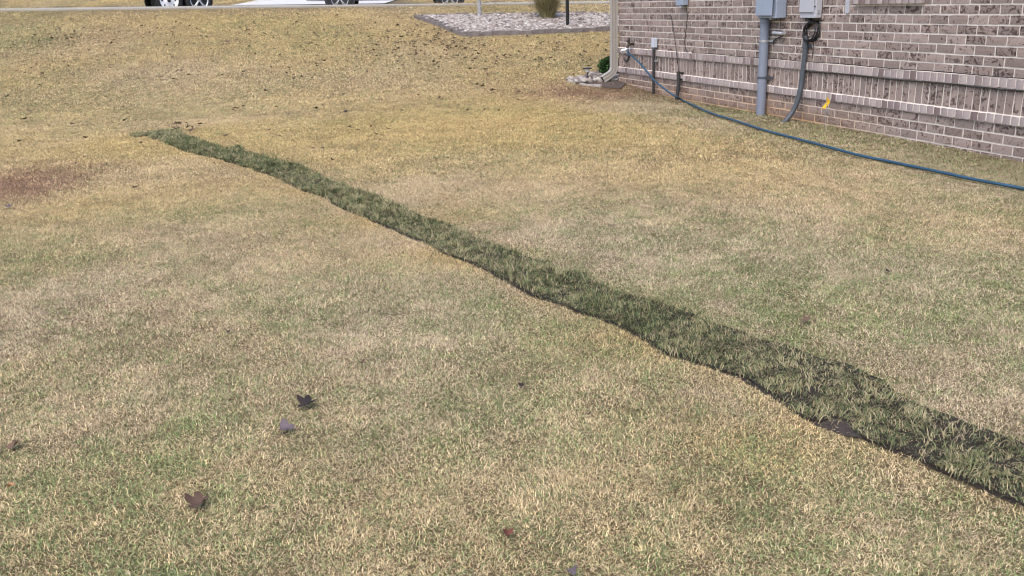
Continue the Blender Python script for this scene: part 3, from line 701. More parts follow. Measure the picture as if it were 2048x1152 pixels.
corr_pipe([((0, 0, top), (0, 0, -1)), ((0, 0, 0.62), (0, 0, -1))], 0.092, 0.075, 'upper_pipe', ds, M_SPOUT)
corr_pipe([((0, 0, 0.66), (0, 0, -1)), ((0, 0, zel), (0, 0, -1)), ((0, -0.012, zel-0.05), (0, -0.3, -1)), ((0, -0.04, zel-0.085), (0, -0.75, -0.85)), ((0, -0.085, zel-0.115), (0, -1, -0.55)), ((0, -0.19, zel-0.17), (0, -1, -0.5))], 0.098, 0.081, 'elbow', ds, M_SPOUT)
b = MB(); b.box((0, -0.188, zel-0.169), (0.07, 0.004, 0.085), Euler((R(27), 0, 0))); b.build('outlet', mat('dark_inside', (0.02, 0.02, 0.02), 0.9), ds)

# ------------------------------------------------------------------ electrical boxes and conduits
M_EGREY = mat('grey_enamel', (0.27, 0.315, 0.40), 0.4, var=0.06, scale=4)
M_PGREY = mat('pale_grey_plastic', (0.42, 0.43, 0.47), 0.5, var=0.05, scale=4)
M_PVC = mat('grey_pvc', (0.20, 0.225, 0.285), 0.5, var=0.08, scale=5)
M_DPVC = mat('dark_grey_pvc', (0.065, 0.075, 0.09), 0.5, var=0.1, scale=5)
M_BLACK = mat('black_rubber', (0.018, 0.018, 0.02), 0.55, var=0.2)
M_BLKW = mat('weathered_black_cable', (0.035, 0.032, 0.032), 0.6, var=0.3)
M_STEEL = mat('galvanised_steel', (0.5, 0.51, 0.53), 0.4, metal=0.7, var=0.1)
def wall_box(name, px_wall, px_front, py, dep, h, label, m):
    l1, zb = wl(px_wall, py, 0.012); l0, zb2 = wl(px_front, py, dep); zb = zb2
    o = empty(name, W((l0+l1)/2, 0.012, zb), WROT, label, 'utility box'); w = l1-l0
    b = MB(); b.box((0, -dep/2, h/2), (w, dep-0.012, h), bev=0.006); b.build('housing', m, o)
    return o, l0, l1, zb, w
mb, a0, a1, mz, mw = wall_box('meter_box', 1573, 1516, 36.5, 0.14, 0.75, 'large grey metal meter box on brick wall with thick vertical conduit', M_EGREY)
b = MB(); b.box((0, -0.173, 0.36), (mw-0.03, 0.008, 0.66), bev=0.003); b.build('cover', M_EGREY, mb)
b = MB(); b.lathe([(0.0, -0.175), (0.07, -0.175), (0.085, -0.16), (0.085, -0.175)], (0, 0, 0.5), 24, 'Y'); b.build('meter', M_GLASS, mb)
b = MB(); b.box((0.0, -0.07, -0.008), (0.03, 0.03, 0.02)); b.build('latch', M_STEEL, mb)
pl, pz = wl(1530, 42, 0.07); gp = W(pl, 0.07, ZB); px0 = pl-(a0+a1)/2
cl_, _ = wl(1521.5, 233, 0.07)
b = MB(); b.tube([(px0, -0.058, 0.01), (px0, -0.058, ZB-mz-0.1)], 0.05, 20); cd_ = b.build('conduit', M_PVC, mb)
b = MB(); b.tube([(px0, -0.058, -0.005), (px0, -0.058, -0.05)], 0.056, 20); b.build('coupling', M_PVC, cd_)
for py, mm in ((82, M_STEEL), (155, M_DPVC)):
    zz = wl(1526, py, 0.07)[1]-mz; b = MB(); b.tube([(px0, -0.058, zz-0.012), (px0, -0.058, zz+0.012)], 0.054, 20); b.box((px0+0.085, -0.006, zz), (0.075, 0.012, 0.024)); b.box((px0+0.052, -0.03, zz), (0.012, 0.055, 0.024)); b.build('strap', mm, cd_)
# ground clamp beside the conduit
l_, z_ = wl(1545, 66, 0.06); r_, z2_ = wl(1565, 65, 0.06)
gc = empty('ground_clamp', W((l_+r_)/2, 0.01, z_), WROT, 'small pale cylinder connector with black wire beside thick conduit', 'connector')
b = MB(); w_ = r_-l_; b.tube([(-w_/2, -0.045, 0.004), (w_/2, -0.045, -0.004)], 0.017, 12); b.build('barrel', M_PGREY, gc)
b = MB(); b.tube([(w_/2-.005, -0.045, -0.004), (w_/2+0.03, -0.045, 0.006)], 0.02, 12); b.build('cap', M_STEEL, gc)
b = MB(); b.tube(smooth_path([(w_/2, -0.03, -0.025), (0, -0.025, -0.045), (-w_/2-0.01, -0.02, -0.08), (-w_/2-0.03, -0.012, -0.13)]), 0.006, 8); b.box((0, -0.018, 0), (0.03, 0.034, 0.02)); b.tube([(0.0, -0.02, 0.0), (0.0, -0.014, mz-z_+0.01)], 0.003, 6); b.build('wire', M_BLACK, gc)
# second box with curved conduit and coil of cable
tb, c0, c1, tz, tw = wall_box('telecom_box', 1644, 1600, 36, 0.085, 0.42, 'pale grey plastic utility box beside the meter box', M_PGREY)
b = MB(); b.box((-0.01, -0.088, 0.19), (tw-0.03, 0.012, 0.27), bev=0.004); b.build('cover', M_PGREY, tb)
b = MB(); b.box((0, -0.087, 0.115), (tw+0.004, 0.006, 0.008)); b.build('seam', M_DPVC, tb)
b = MB(); b.box((tw/2+0.004, -0.05, 0.06), (0.012, 0.02, 0.03)); b.build('latch', M_STEEL, tb)
b = MB(); b.box((-0.03, -0.045, -0.012), (0.06, 0.04, 0.028)); b.build('cable_gland', M_BLACK, tb)
cc = []
for px, py, out in ((1612, 72, 0.035), (1610.5, 100, 0.035), (1607, 135, 0.04), (1603, 165, 0.05), (1600, 182, 0.065), (1594, 205, 0.09), (1585, 224, 0.13), (1573, 240, 0.2), (1566, 246, 0.24)):
    l, zz = wl(px, py, out); cc.append((l, out, zz))
o = empty('cable_conduit', W(cc[0][0], 0, ZB), WROT, 'dark grey conduit curving from the cable coil into the ground', 'conduit')
lp = smooth_path([(c[0]-cc[0][0], -c[1], c[2]-ZB) for c in cc]); lp.append(Vector((lp[-1].x-0.03, lp[-1].y-0.03, -0.12)))
b = MB(); b.tube(lp, 0.026, 14); b.build('pipe', M_DPVC, o)
zz = wl(1610, 92, 0.035)[1]-ZB; b = MB(); b.tube([(lp[0].x, -0.035, zz-0.02), (lp[0].x, -0.035, zz+0.02)], 0.031, 14); b.box((0.01, -0.01, zz), (0.1, 0.02, 0.03)); b.build('strap', M_DPVC, o)
cx_, cz_ = wl(1619, 63, 0.06); coil = empty('cable_coil', W(cx_, 0.0, cz_), WROT, 'coil of black cable hanging below the pale utility box', 'cable coil')
b = MB()
for t in range(5):
    rx, rz, ph = 0.115+random.uniform(-.014, .014), 0.10+random.uniform(-.012, .012), random.uniform(-.2, .2); pts_ = []
    for j in range(37):
        a = 2*math.pi*j/36; x, z = rx*math.cos(a), rz*math.sin(a); q = 0.55+ph*.3; pts_.append((x*math.cos(q)-z*math.sin(q)*0.8+random.uniform(-.002, .002), -0.02-0.011*t+0.004*math.sin(3*a), (x*math.sin(q)+z*math.cos(q))*0.9))
    b.tube(pts_, 0.0065, 6, cap=False)
b.build('loops', M_BLACK, coil)
b = MB(); b.tube(smooth_path([(0.02, -0.03, 0.08), (0.08, -0.02, 0.105), (0.13, -0.012, 0.11)]), 0.006, 6); b.tube(smooth_path([(-0.03, -0.03, 0.06), (-0.1, -0.02, 0.03), (-0.17, -0.012, 0.015)]), 0.0055, 6); b.build('loose_end', M_BLACK, coil)
b = MB(); b.tube(smooth_path([(-0.02, -0.03, 0.07), (-0.028, -0.036, 0.12), (c0+c1)/2*0 + 0 and (0, 0, 0) or (-0.03, -0.04, tz-cz_)]), 0.007, 6); b.tube(smooth_path([(0.0, -0.02, -0.04), (0.012, -0.012, -0.15), (0.008, -0.012, ZR1-cz_+0.05)]), 0.004, 6); b.build('tail', M_BLACK, coil)
# small box high on the wall with a thin drooping wire
sb, d0, d1, sz, sw = wall_box('junction_box', 1377, 1352, 11, 0.09, 0.22, 'small grey junction box with thin drooping wire', M_EGREY)
b = MB(); b.box((0, -0.05, -0.012), (0.05, 0.04, 0.03)); b.build('knockout', M_PGREY, sb)
def wall_path(pix, out=0.012):
    r = []
    for p in pix:
        ou = p[2] if len(p) > 2 else out; l, zz = wl(p[0], p[1], ou); r.append((l, ou, zz))
    return r
def wall_cable(name, pix, rad, label, m, par=None, org=None):
    pp = wall_path(pix); o0 = org or pp[-1]
    o = None
    b = MB(); b.tube(smooth_path([(p[0]-pp[0][0], -p[1], p[2]-ZB) for p in pp]), rad, 8)
    o = b.build(name, m); o.location = W(pp[0][0], 0, ZB); o.rotation_euler = (0, 0, WROT); return tag(o, label, 'cable')
wall_cable('drooping_wire', [(1372, 16, 0.05), (1374.5, 30), (1372.5, 55), (1369.5, 80), (1371, 97), (1375, 104, 0.03)], 0.005, 'thin black wire drooping from the small junction box', M_BLKW)
wall_cable('thin_cable', [(1342, 30), (1346, 55), (1349, 75), (1352, 97, 0.04), (1354, 115, 0.042), (1355.5, 130), (1356.5, 146, 0.045)], 0.005, 'thin black cable running down the bricks into a dark pipe', M_BLKW)
pp = wall_path([(1356.5, 143, 0.055), (1357, 160, 0.055), (1356.5, 175, 0.06), (1353.5, 194, 0.08)])
o = empty('black_pipe', W(pp[0][0], 0, ZB), WROT, 'short black pipe at the foot of the brick wall behind blue hose', 'pipe')
lp = smooth_path([(p[0]-pp[0][0], -p[1], p[2]-ZB) for p in pp]); lp.append(Vector((lp[-1].x, lp[-1].y, -0.1)))
b = MB(); b.tube(lp, 0.024, 12); b.build('pipe', M_BLKW, o); b = MB(); b.box((0.03, -0.02, lp[0].z-0.1), (0.09, 0.03, 0.025)); b.box((0.03, -0.02, lp[0].z-0.02), (0.06, 0.03, 0.02)); b.build('clip', M_BLACK, o)
# outlet box on its thin conduit
ob, f0, f1, oz, ow = wall_box('outlet_box', 1315.5, 1303, 95, 0.075, 0.125, 'small pale grey outlet box on thin dark conduit', mat('pale_blue_grey_plastic', (0.50, 0.54, 0.62), 0.45, var=0.04))
b = MB(); b.tube([(-0.005, -0.042, 0.01), (-0.005, -0.040, ZB-oz-0.1)], 0.018, 12); cdt = b.build('conduit', M_BLKW, ob)
b = MB(); b.box((0.01, -0.02, (ZR1b-oz)-0.06), (0.07, 0.04, 0.025)); b.build('strap', M_STEEL, cdt)
b = MB(); b.tube([(-0.005, -0.042, 0.008), (-0.005, -0.042, -0.03)], 0.026, 12); b.build('fitting', M_DPVC, ob)
# pale cover strip, cables along the band
l_, z_ = wl(1693, 27, 0.02)
b = MB(); b.box((0, -0.012, 0.3), (0.05, 0.022, 0.6), bev=0.003); o = b.build('cable_cover', M_PGREY); o.location = W(l_, 0, z_); o.rotation_euler = (0, 0, WROT); tag(o, 'narrow pale grey cable cover strip beside the window sill', 'cable cover')
la = wl(1385, 106, 0.02)[0]
def band_cable(name, l0, l1, out, z, rad, label):
    b = MB(); n_ = 60; b.tube([(t, -out+0.002*math.sin(t*3), z-ZB+0.003*math.sin(t*5.3)+random.uniform(-.001, .001)) for t in np.linspace(l0, l1, n_)], rad, 6); o = b.build(name, M_BLKW); o.location = W(0, 0, ZB); o.rotation_euler = (0, 0, WROT); tag(o, label, 'cable')
band_cable('ledge_cable', la, WLEN-.1, 0.026, ZR1+0.009, 0.0045, 'thin dark cable lying along the top of the upper rowlock band')
band_cable('lower_cable', cc[0][0]-0.02, WLEN-.1, 0.022, ZR1b-0.008, 0.006, 'dark cable fixed under the upper rowlock band')

# ------------------------------------------------------------------ tap and blue hose
M_BRASS = mat('tarnished_brass', (0.06, 0.05, 0.038), 0.5, metal=0.5, var=0.3, scale=30)
M_HOSE = mat('blue_hose', (0.022, 0.066, 0.115), 0.5, var=0.2, scale=20)
fl_, fz_ = wl(1262, 88, 0.05); tap = empty('garden_tap', W(fl_, 0, fz_), WROT, 'tarnished garden tap with splitter on the brick wall', 'tap')
b = MB(); b.tube([(0, 0.005, 0), (0, -0.07, 0), (0, -0.10, -0.02), (0, -0.115, -0.06)], [0.02, 0.02, 0.021, 0.022], 12); b.tube([(0, -0.07, 0), (0, -0.09, 0.05)], 0.014, 10); b.lathe([(0.035, 0), (0.035, 0.006), (0.0, 0.006)], (0, 0, 0), 16, 'Y'); b.build('body', M_BRASS, tap)
b = MB()
for k in range(5):
    a = k*1.2566; b.tube([(0, -0.092, 0.055), (0.04*math.cos(a), -0.092+0.016*math.sin(a), 0.055+0.034*math.sin(a))], 0.009, 6)
b.build('handle', M_BRASS, tap)
b = MB(); b.tube([(0, -0.115, -0.05), (-0.005, -0.125, -0.085)], 0.026, 12); b.tube(smooth_path([(-0.005, -0.125, -0.08), (-0.05, -0.17, -0.085), (-0.075, -0.15, -0.12)]), 0.018, 10); b.build('splitter', mat('white_fitting', (0.72, 0.72, 0.72), 0.4, var=0.05), tap)
b = MB(); b.tube(smooth_path([(0.005, -0.125, -0.08), (0.04, -0.12, -0.10), (0.055, -0.11, -0.16), (0.035, -0.115, -0.215), (-0.01, -0.12, -0.235), (-0.05, -0.13, -0.21)]), 0.015, 8); b.build('short_hose', M_BLKW, tap)
hp = []
for px, py, out in ((1256.5, 98, 0.15), (1255, 104, 0.17), (1258, 110, 0.18), (1266, 113, 0.17), (1281, 128, 0.18), (1296, 146, 0.2), (1310, 162, 0.22), (1324, 174, 0.25), (1338, 184.5, 0.28), (1352, 193, 0.31)):
    p = wall_hit(px, py, out); hp.append(p)
for px, py in ((1364, 199.5), (1382, 208), (1400, 216), (1426, 227.5), (1464, 239.5), (1480, 245), (1530, 260), (1583, 274.5), (1650, 292.5), (1719, 310), (1775, 321.5), (1831, 333), (1885, 345), (1939, 357), (2000, 368.5), (2048, 378), (2130, 398), (2230, 428)):
    hp.append(ground_hit(px, py+random.uniform(-1, 1), random.uniform(0.020, 0.032)))
hp = [Vector(p) for p in hp]
for i in range(9): 
    lim = float(zground(hp[i].x, hp[i].y))+0.032; hp[i].z = max(hp[i].z, lim)
o0 = hp[10].copy(); b = MB(); b.tube(smooth_path([p-o0 for p in hp], 5), 0.0120, 10); o = b.build('garden_hose', M_HOSE); o.location = o0; tag(o, 'blue garden hose running from the tap across the grass beside wall', 'hose')

# ------------------------------------------------------------------ yellow marker flag
fp = wall_hit(1652, 232, 0.16); fp.z = float(zground(fp.x, fp.y)); yf = empty('marker_flag', fp, WROT, 'small yellow marker flag on wire stake at foot of brick wall', 'flag')
ft = [wall_hit(px, py, 0.16)-fp for px, py in ((1654, 192), (1657, 204), (1652, 217), (1646.5, 216), (1650, 206))]
Mi = Matrix.Rotation(-WROT, 3, 'Z'); fl3 = [Mi @ v for v in ft]
b = MB(); n0 = len(fl3); b.add([Vector((v.x, v.y+0.02*math.sin(i*1.7), v.z)) for i, v in enumerate(fl3)]+[Vector((v.x, v.y+0.02*math.sin(i*1.7)+0.002, v.z)) for i, v in enumerate(fl3)], [tuple(range(n0)), tuple(range(2*n0-1, n0-1, -1))]+[(i, (i+1) % n0, n0+(i+1) % n0, n0+i) for i in range(n0)]); b.build('flag_sheet', mat('yellow_plastic', (0.75, 0.43, 0.015), 0.5, var=0.08), yf)
b = MB(); b.tube([(0, 0, -0.05), (0.0, 0.0, 0.15), fl3[0]+Vector((0.001, 0, 0))], 0.0022, 6); b.build('stake', M_STEEL, yf)

# ------------------------------------------------------------------ planting beds
M_STONE = None
def stone_mat():
    m, nt, b = new_mat('river_stone'); L = nt.links; geo = nt.nodes.new('ShaderNodeNewGeometry')
    rp = nt.nodes.new('ShaderNodeValToRGB'); e = rp.color_ramp.elements; e[0].color = (0.10, 0.08, 0.07, 1); e[1].color = (0.44, 0.41, 0.37, 1)
    for p, c in ((0.25, (0.19, 0.155, 0.14, 1)), (0.5, (0.28, 0.235, 0.205, 1)), (0.75, (0.35, 0.32, 0.30, 1))): x = e.new(p); x.color = c
    L.new(geo.outputs['Random Per Island'], rp.inputs[0]); L.new(rp.outputs[0], b.inputs['Base Color']); b.inputs['Roughness'].default_value = 0.75; return m
M_STONE = stone_mat()
def stones(name, poly, n, size, label, dz=0.03):
    lo, hi = poly.min(0), poly.max(0); p = RNG.uniform(lo, hi, (n*4, 2)); p = p[in_poly(p, poly)][:n]
    wd = p[:, 0]*NW.x + p[:, 1]*NW.y + WD; lx = (p[:, 0]-CORNER.x)*DW.x + (p[:, 1]-CORNER.y)*DW.y; p = p[~(lx > -0.06)] if name == 'corner_stones' else p[~((wd < 0.03) & (lx > 0))]; n = len(p)
    bm = bmesh.new(); bmesh.ops.create_icosphere(bm, subdivisions=1, radius=1); base = np.array([v.co[:] for v in bm.verts]); bm.verts.index_update(); fc = np.array([[v.index for v in f.verts] for f in bm.faces]); bm.free()
    sc = size*(0.6+0.8*RNG.random((n, 1)))*np.stack([0.8+0.6*RNG.random(n), 0.6+0.4*RNG.random(n), 0.4+0.25*RNG.random(n)], -1)
    V = base[None]*(1+RNG.uniform(-.16, .16, (n, len(base), 1)))*sc[:, None]
    a = RNG.random(n)*6.283; t = RNG.normal(0, .35, n); ca, sa, ct, st = np.cos(a), np.sin(a), np.cos(t), np.sin(t)
    x = V[..., 0]*ct[:, None]+V[..., 2]*st[:, None]; z = -V[..., 0]*st[:, None]+V[..., 2]*ct[:, None]; y = V[..., 1]
    X = x*ca[:, None]-y*sa[:, None]+p[:, :1]; Y = x*sa[:, None]+y*ca[:, None]+p[:, 1:]; Z = z+(zlawn(p[:, 0], p[:, 1])+dz+RNG.random(n)*size*0.5)[:, None]
    V = np.stack([X, Y, Z], -1).reshape(-1, 3); q = (fc[None]+(np.arange(n)*len(base))[:, None, None]).reshape(-1)
    o = link(name, np_mesh(name, V, q, np.full(n*len(fc), 3), M_STONE, True), None, 'stuff'); return tag(o, label, 'stones')
stones('river_stones', BED, 7500, 0.048, 'pale river stones filling the lawn bed around the lamp post', 0.035)
stones('corner_stones', CBED, 1000, 0.05, 'pale tan river stones filling the small bed at the house corner', 0.012)
M_MULCH = mat('bed_soil', (0.07, 0.055, 0.05), 0.95, var=0.3, scale=20)
for nm, pl_ in (('lawn_bed', BED), ('corner_bed', CBED)):
    fill_poly(nm, densify(np.concatenate([pl_, pl_[:1]]), 0.3)[:-1], 0.012, M_MULCH, 0, 'structure')
M_EDGE = mat('edging_stone', (0.15, 0.13, 0.125), 0.9, var=0.35, scale=9, bump=0.4)
def edging(name, line, ln, wd_, ht, label, m):
    p0 = line[0]; root = empty(name, (p0[0], p0[1], float(zlawn(*p0))), 0, label, 'edging')
    d = densify(line, 0.02); s = np.concatenate([[0], np.cumsum(np.hypot(*np.diff(d, axis=0).T))]); t = 0
    metas = [MB().box((0, 0, ht/2-0.03), (ln-0.012, wd_*(1+0.08*k), ht+0.06), bev=0.012).mesh('edging_stone', m) for k in range(3)]
    while t+ln < s[-1]:
        a = np.array([np.interp(t, s, d[:, i]) for i in (0, 1)]); b_ = np.array([np.interp(t+ln, s, d[:, i]) for i in (0, 1)]); c = (a+b_)/2
        o = link('edging_stone', metas[random.randrange(3)], root); o.location = (c[0]-p0[0], c[1]-p0[1], float(zlawn(c[0], c[1]))-float(zlawn(*p0))+random.uniform(-.01, .01)); o.rotation_euler = (random.uniform(-.04, .04), random.uniform(-.04, .04), math.atan2(b_[1]-a[1], b_[0]-a[0])+random.uniform(-.05, .05)); t += ln
    return root
edging('bed_edging', np.concatenate([BED, BED[:1]]), 0.29, 0.13, 0.085, 'low grey stone edging around the pale stone lawn bed', M_EDGE)
edging('corner_edging', np.concatenate([CBED[5:7], CBED[:3]]), 0.17, 0.055, 0.03, 'low pale stone edging around the small house corner bed', mat('pale_edging_stone', (0.30, 0.275, 0.25), 0.9, var=0.3, scale=9, bump=0.4))

# lamp post
lp_ = ground_hit(1135.5, 58); M_BLKP = mat('black_paint', (0.012, 0.012, 0.013), 0.35, var=0.1)
post = empty('lamp_post', lp_, 0, 'slim black lamp post standing in the pale stone bed', 'lamp post')
b = MB(); b.tube([(0, 0, -0.2), (0, 0, 2.0)], 0.036, 14); b.build('pole', M_BLKP, post)
b = MB(); b.lathe([(0.03, 2.0), (0.08, 2.03), (0.085, 2.06), (0.02, 2.06)], n=12); b.lathe([(0.14, 2.34), (0.13, 2.36), (0.03, 2.46), (0.012, 2.52), (0, 2.53)], n=6)
for k in range(6): a = k*math.pi/3; b.tube([(0.085*math.cos(a), 0.085*math.sin(a), 2.06), (0.125*math.cos(a), 0.125*math.sin(a), 2.35)], 0.007, 5)
b.build('lantern', M_BLKP, post)
b = MB(); b.lathe([(0.078, 2.065), (0.118, 2.34)], n=6, smooth=False); b.build('lantern_glass', mat('frosted_glass', (0.6, 0.6, 0.58), 0.3, var=0.03), post)

# slender tree in the bed
tp = ground_hit(959, 36); tree = empty('young_tree', tp, 0, 'slender young tree with mottled grey trunk in the stone bed', 'tree')
b = MB(); trunk_pts = smooth_path([(0, 0, -0.1), (0.01, 0, 0.4), (-0.015, 0.02, 1.0), (0.02, 0.01, 1.9), (0, 0, 2.8), (0.03, 0, 4.0)]); nT = len(trunk_pts)
b.tube(trunk_pts, [0.048*(1-0.75*i/(nT-1))+0.012*math.exp(-i/2.) for i in range(nT)], 12); tips = []
rt = random.Random(5)
for k in range(26):
    z0 = 1.5+2.3*k/26; a = k*2.4; ln = (1.5-0.3*(z0-1.5))*rt.uniform(.7, 1.1); p0_ = Vector((0, 0, z0)); d = Vector((math.cos(a), math.sin(a), 0.9))
    q_ = [p0_ + d*ln*t*0.6 + Vector((0, 0, 0.2*t*t)) + Vector((rt.uniform(-.05, .05), rt.uniform(-.05, .05), 0))*t for t in (0, .33, .66, 1)]
    b.tube(q_, [0.014, 0.010, 0.006, 0.003], 5); tips += q_[1:]
    for j in range(3):
        e = q_[1+j % 3]; dd_ = Vector((rt.uniform(-1, 1), rt.uniform(-1, 1), rt.uniform(.1, 1))).normalized()*0.35; b.tube([e, e+dd_*.5, e+dd_+Vector((0, 0, .05))], [0.005, .004, .002], 4); tips.append(e+dd_)
b.build('trunk', mat('mottled_bark', (0.16, 0.155, 0.16), 0.9, col2=(0.42, 0.41, 0.41), scale=22, bump=0.4), tree)
nl = 1100; ti = np.array([t[:] for t in tips]); c = ti[RNG.integers(0, len(ti), nl)]+RNG.normal(0, 0.11, (nl, 3)); V = []; 
u = RNG.normal(size=(nl, 3)); u /= np.linalg.norm(u, axis=1)[:, None]; v = np.cross(u, RNG.normal(size=(nl, 3))); v /= np.linalg.norm(v, axis=1)[:, None]
V = np.stack([c-u*.03, c+v*.018, c+u*.03, c-v*.018], 1).reshape(-1, 3); M_DLEAF = mat('autumn_leaves', (0.13, 0.06, 0.03), 0.8, col2=(0.22, 0.11, 0.045), scale=5)
link('crown', np_mesh('crown', V, np.arange(nl*4), np.full(nl, 4), M_DLEAF), tree)

# ornamental grass clump
gp_ = ground_hit(1095, 41); gn = 1500; a = RNG.random(gn)*6.283; r_0 = 0.13*np.sqrt(RNG.random(gn)); 
def clump(n, rad, H, spread, w, rng, seg=5):
    a = rng.random(n)*6.283; r0 = rad*np.sqrt(rng.random(n)); az = a+rng.normal(0, .5, n); sp_ = spread*(0.15+0.85*rng.random(n)); h = H*(0.55+0.5*rng.random(n)); V = np.empty((n, 2*seg+1, 3)); tw = az+1.57+rng.normal(0, .6, n)
    for i in range(seg+1):
        t = i/seg; rr = r0+sp_*t**1.7; zz = h*(t-0.42*(sp_/spread)*t**3); x = r0*np.cos(a)+(rr-r0)*np.cos(az); y = r0*np.sin(a)+(rr-r0)*np.sin(az); P = np.stack([x, y, zz], -1)
        if i < seg: s = np.stack([np.cos(tw), np.sin(tw), 0*tw], -1)*(w*(1-0.6*t)/2); V[:, 2*i] = P-s; V[:, 2*i+1] = P+s
        else: V[:, 2*seg] = P
    o = (np.arange(n)*(2*seg+1))[:, None]; fl = []; 
    fl = np.concatenate([o+np.array([[2*i, 2*i+1, 2*i+3, 2*i+2]]) for i in range(seg-1)]+[o+np.array([[2*seg-2, 2*seg-1, 2*seg]])], 1).ravel()
    return V.reshape(-1, 3), fl, np.tile([4]*(seg-1)+[3], n)
def island_mat(name, stops):
    m, nt, b = new_mat(name); geo = nt.nodes.new('ShaderNodeNewGeometry'); rp = nt.nodes.new('ShaderNodeValToRGB'); e = rp.color_ramp.elements
    e[0].position, e[0].color = stops[0][0], lin(stops[0][1]); e[1].position, e[1].color = stops[-1][0], lin(stops[-1][1])
    for p, c in stops[1:-1]: x = e.new(p); x.color = lin(c)
    nt.links.new(geo.outputs['Random Per Island'], rp.inputs[0]); nt.links.new(rp.outputs[0], b.inputs['Base Color']); b.inputs['Roughness'].default_value = 0.75; b.inputs['Specular IOR Level'].default_value = 0.2; return m
V, fl, lt = clump(2000, 0.14, 0.78, 0.44, 0.007, RNG)
og = empty('ornamental_grass', gp_, 0, 'rounded clump of olive and tan ornamental grass in the stone bed', 'grass clump')
link('blade_tuft', np_mesh('blade_tuft', V, fl, lt, island_mat('ornamental_blades', ((0, (0.09, 0.085, 0.035)), (0.4, (0.22, 0.20, 0.09)), (0.75, (0.36, 0.30, 0.16)), (1, (0.50, 0.42, 0.26))))), og)
b = MB(); b.lathe([(0.16, -0.02), (0.15, 0.05), (0.06, 0.09), (0, 0.095)], n=12); b.build('crown_base', mat('dead_thatch', (0.10, 0.075, 0.045), 0.95, var=0.4, scale=30), og)

# solar path light and small shrub in the corner bed
sp0 = ground_hit(1175, 160, 0.03); pl0 = empty('path_light', sp0, 0, 'small black solar path light in the corner stone bed', 'path light')
b = MB(); b.lathe([(0.0, 0.0), (0.05, 0.0), (0.055, 0.012), (0.02, 0.03), (0.013, 0.04), (0.013, 0.115), (0.0, 0.115)], n=14); b.box((0.0, 0, 0.008), (0.13, 0.09, 0.02), bev=0.005); b.build('stem', M_BLKP, pl0)
b = MB(); b.lathe([(0.014, 0.113), (0.034, 0.13), (0.034, 0.165), (0.0, 0.165)], n=14); b.build('lens', mat('clear_lens', (0.75, 0.75, 0.74), 0.3, var=0.03), pl0)
b = MB(); b.lathe([(0.0, 0.162), (0.068, 0.164), (0.074, 0.17), (0.066, 0.18), (0, 0.184)], n=18); b.build('cap', M_BLKP, pl0)
shp = ground_hit(1219, 153); sh = empty('corner_shrub', shp, 0, 'small dark green leafy shrub behind the downspout', 'shrub')
nl = 1500; d = RNG.normal(size=(nl, 3)); d /= np.linalg.norm(d, axis=1)[:, None]; rr = 0.17*(0.55+0.45*RNG.random(nl))*(0.85+0.3*vnoise(d[:, 0]*2, d[:, 2]*2, 2, 1)); c = d*rr[:, None]*np.array([1, 1, 0.85])+np.array([0, 0, 0.16]); u = d+RNG.normal(0, .5, (nl, 3)); u /= np.linalg.norm(u, axis=1)[:, None]; v = np.cross(u, RNG.normal(size=(nl, 3))); v /= np.linalg.norm(v, axis=1)[:, None]
V = np.stack([c-u*.028, c+v*.014, c+u*.028, c-v*.014], 1).reshape(-1, 3); M_SHRUB = island_mat('shrub_leaf', ((0, (0.015, 0.035, 0.012)), (0.6, (0.035, 0.08, 0.022)), (1, (0.07, 0.14, 0.04))))
link('foliage', np_mesh('foliage', V, np.arange(nl*4), np.full(nl, 4), M_SHRUB), sh)
b = MB()
for k in range(7): a = k*.9; b.tube([(0, 0, -0.03), (0.06*math.cos(a), 0.06*math.sin(a), 0.15), (0.10*math.cos(a), 0.10*math.sin(a), 0.22)], [.009, .007, .003], 5)
b.build('stem', mat('shrub_stem', (0.09, 0.06, 0.04), 0.9), sh)

# ------------------------------------------------------------------ fallen leaves
def leaf_mesh(seed, size, lobes, curl, m):
    rg = random.Random(seed); n = lobes*4; ring = []
    for i in range(n+1):
        a = math.pi*(-0.93+1.86*i/n); k = i % 4
        r = (1.0, 0.80, 0.46, 0.80)[k]*(1.0-0.22*abs(a)/math.pi)*rg.uniform(.9, 1.08); ring.append((a+rg.uniform(-.06, .06), r*size))
    fold = rg.uniform(.25, .6); tw_ = rg.uniform(0, 6.28); wob = [rg.uniform(-.5, .5) for _ in range(n+1)]
    def P(a, r, i):
        x, y = r*math.cos(a), r*math.sin(a); q = r/size
        z = fold*abs(y)*0.7 + 0.30*curl*q*q*size*(0.35+math.cos(2*a+tw_)*0.6) + wob[i]*0.22*q*q*size
        return (x*(1-0.12*curl*q*q), y*(1-0.16*curl*q*q), z)
    vs = [(0, 0, 0)]+[P(a, r*0.5, i) for i, (a, r) in enumerate(ring)]+[P(a, r, i) for i, (a, r) in enumerate(ring)]
    zm = min(v[2] for v in vs); vs = [(v[0], v[1], v[2]-zm*0.6) for v in vs]
    N1 = n+1; fs = [(0, i+1, i+2) for i in range(n)]+[(i+1, i+1+N1, i+2+N1, i+2) for i in range(n)]
    b = MB(); b.add(vs, fs, True); b.tube([(0, 0, vs[0][2]), (-size*0.5, 0.01*size, 0.05*size+vs[0][2]), (-size*0.85, 0.06*size, 0.12*size)], 0.0012, 4); return b.mesh('fallen_leaf', m)
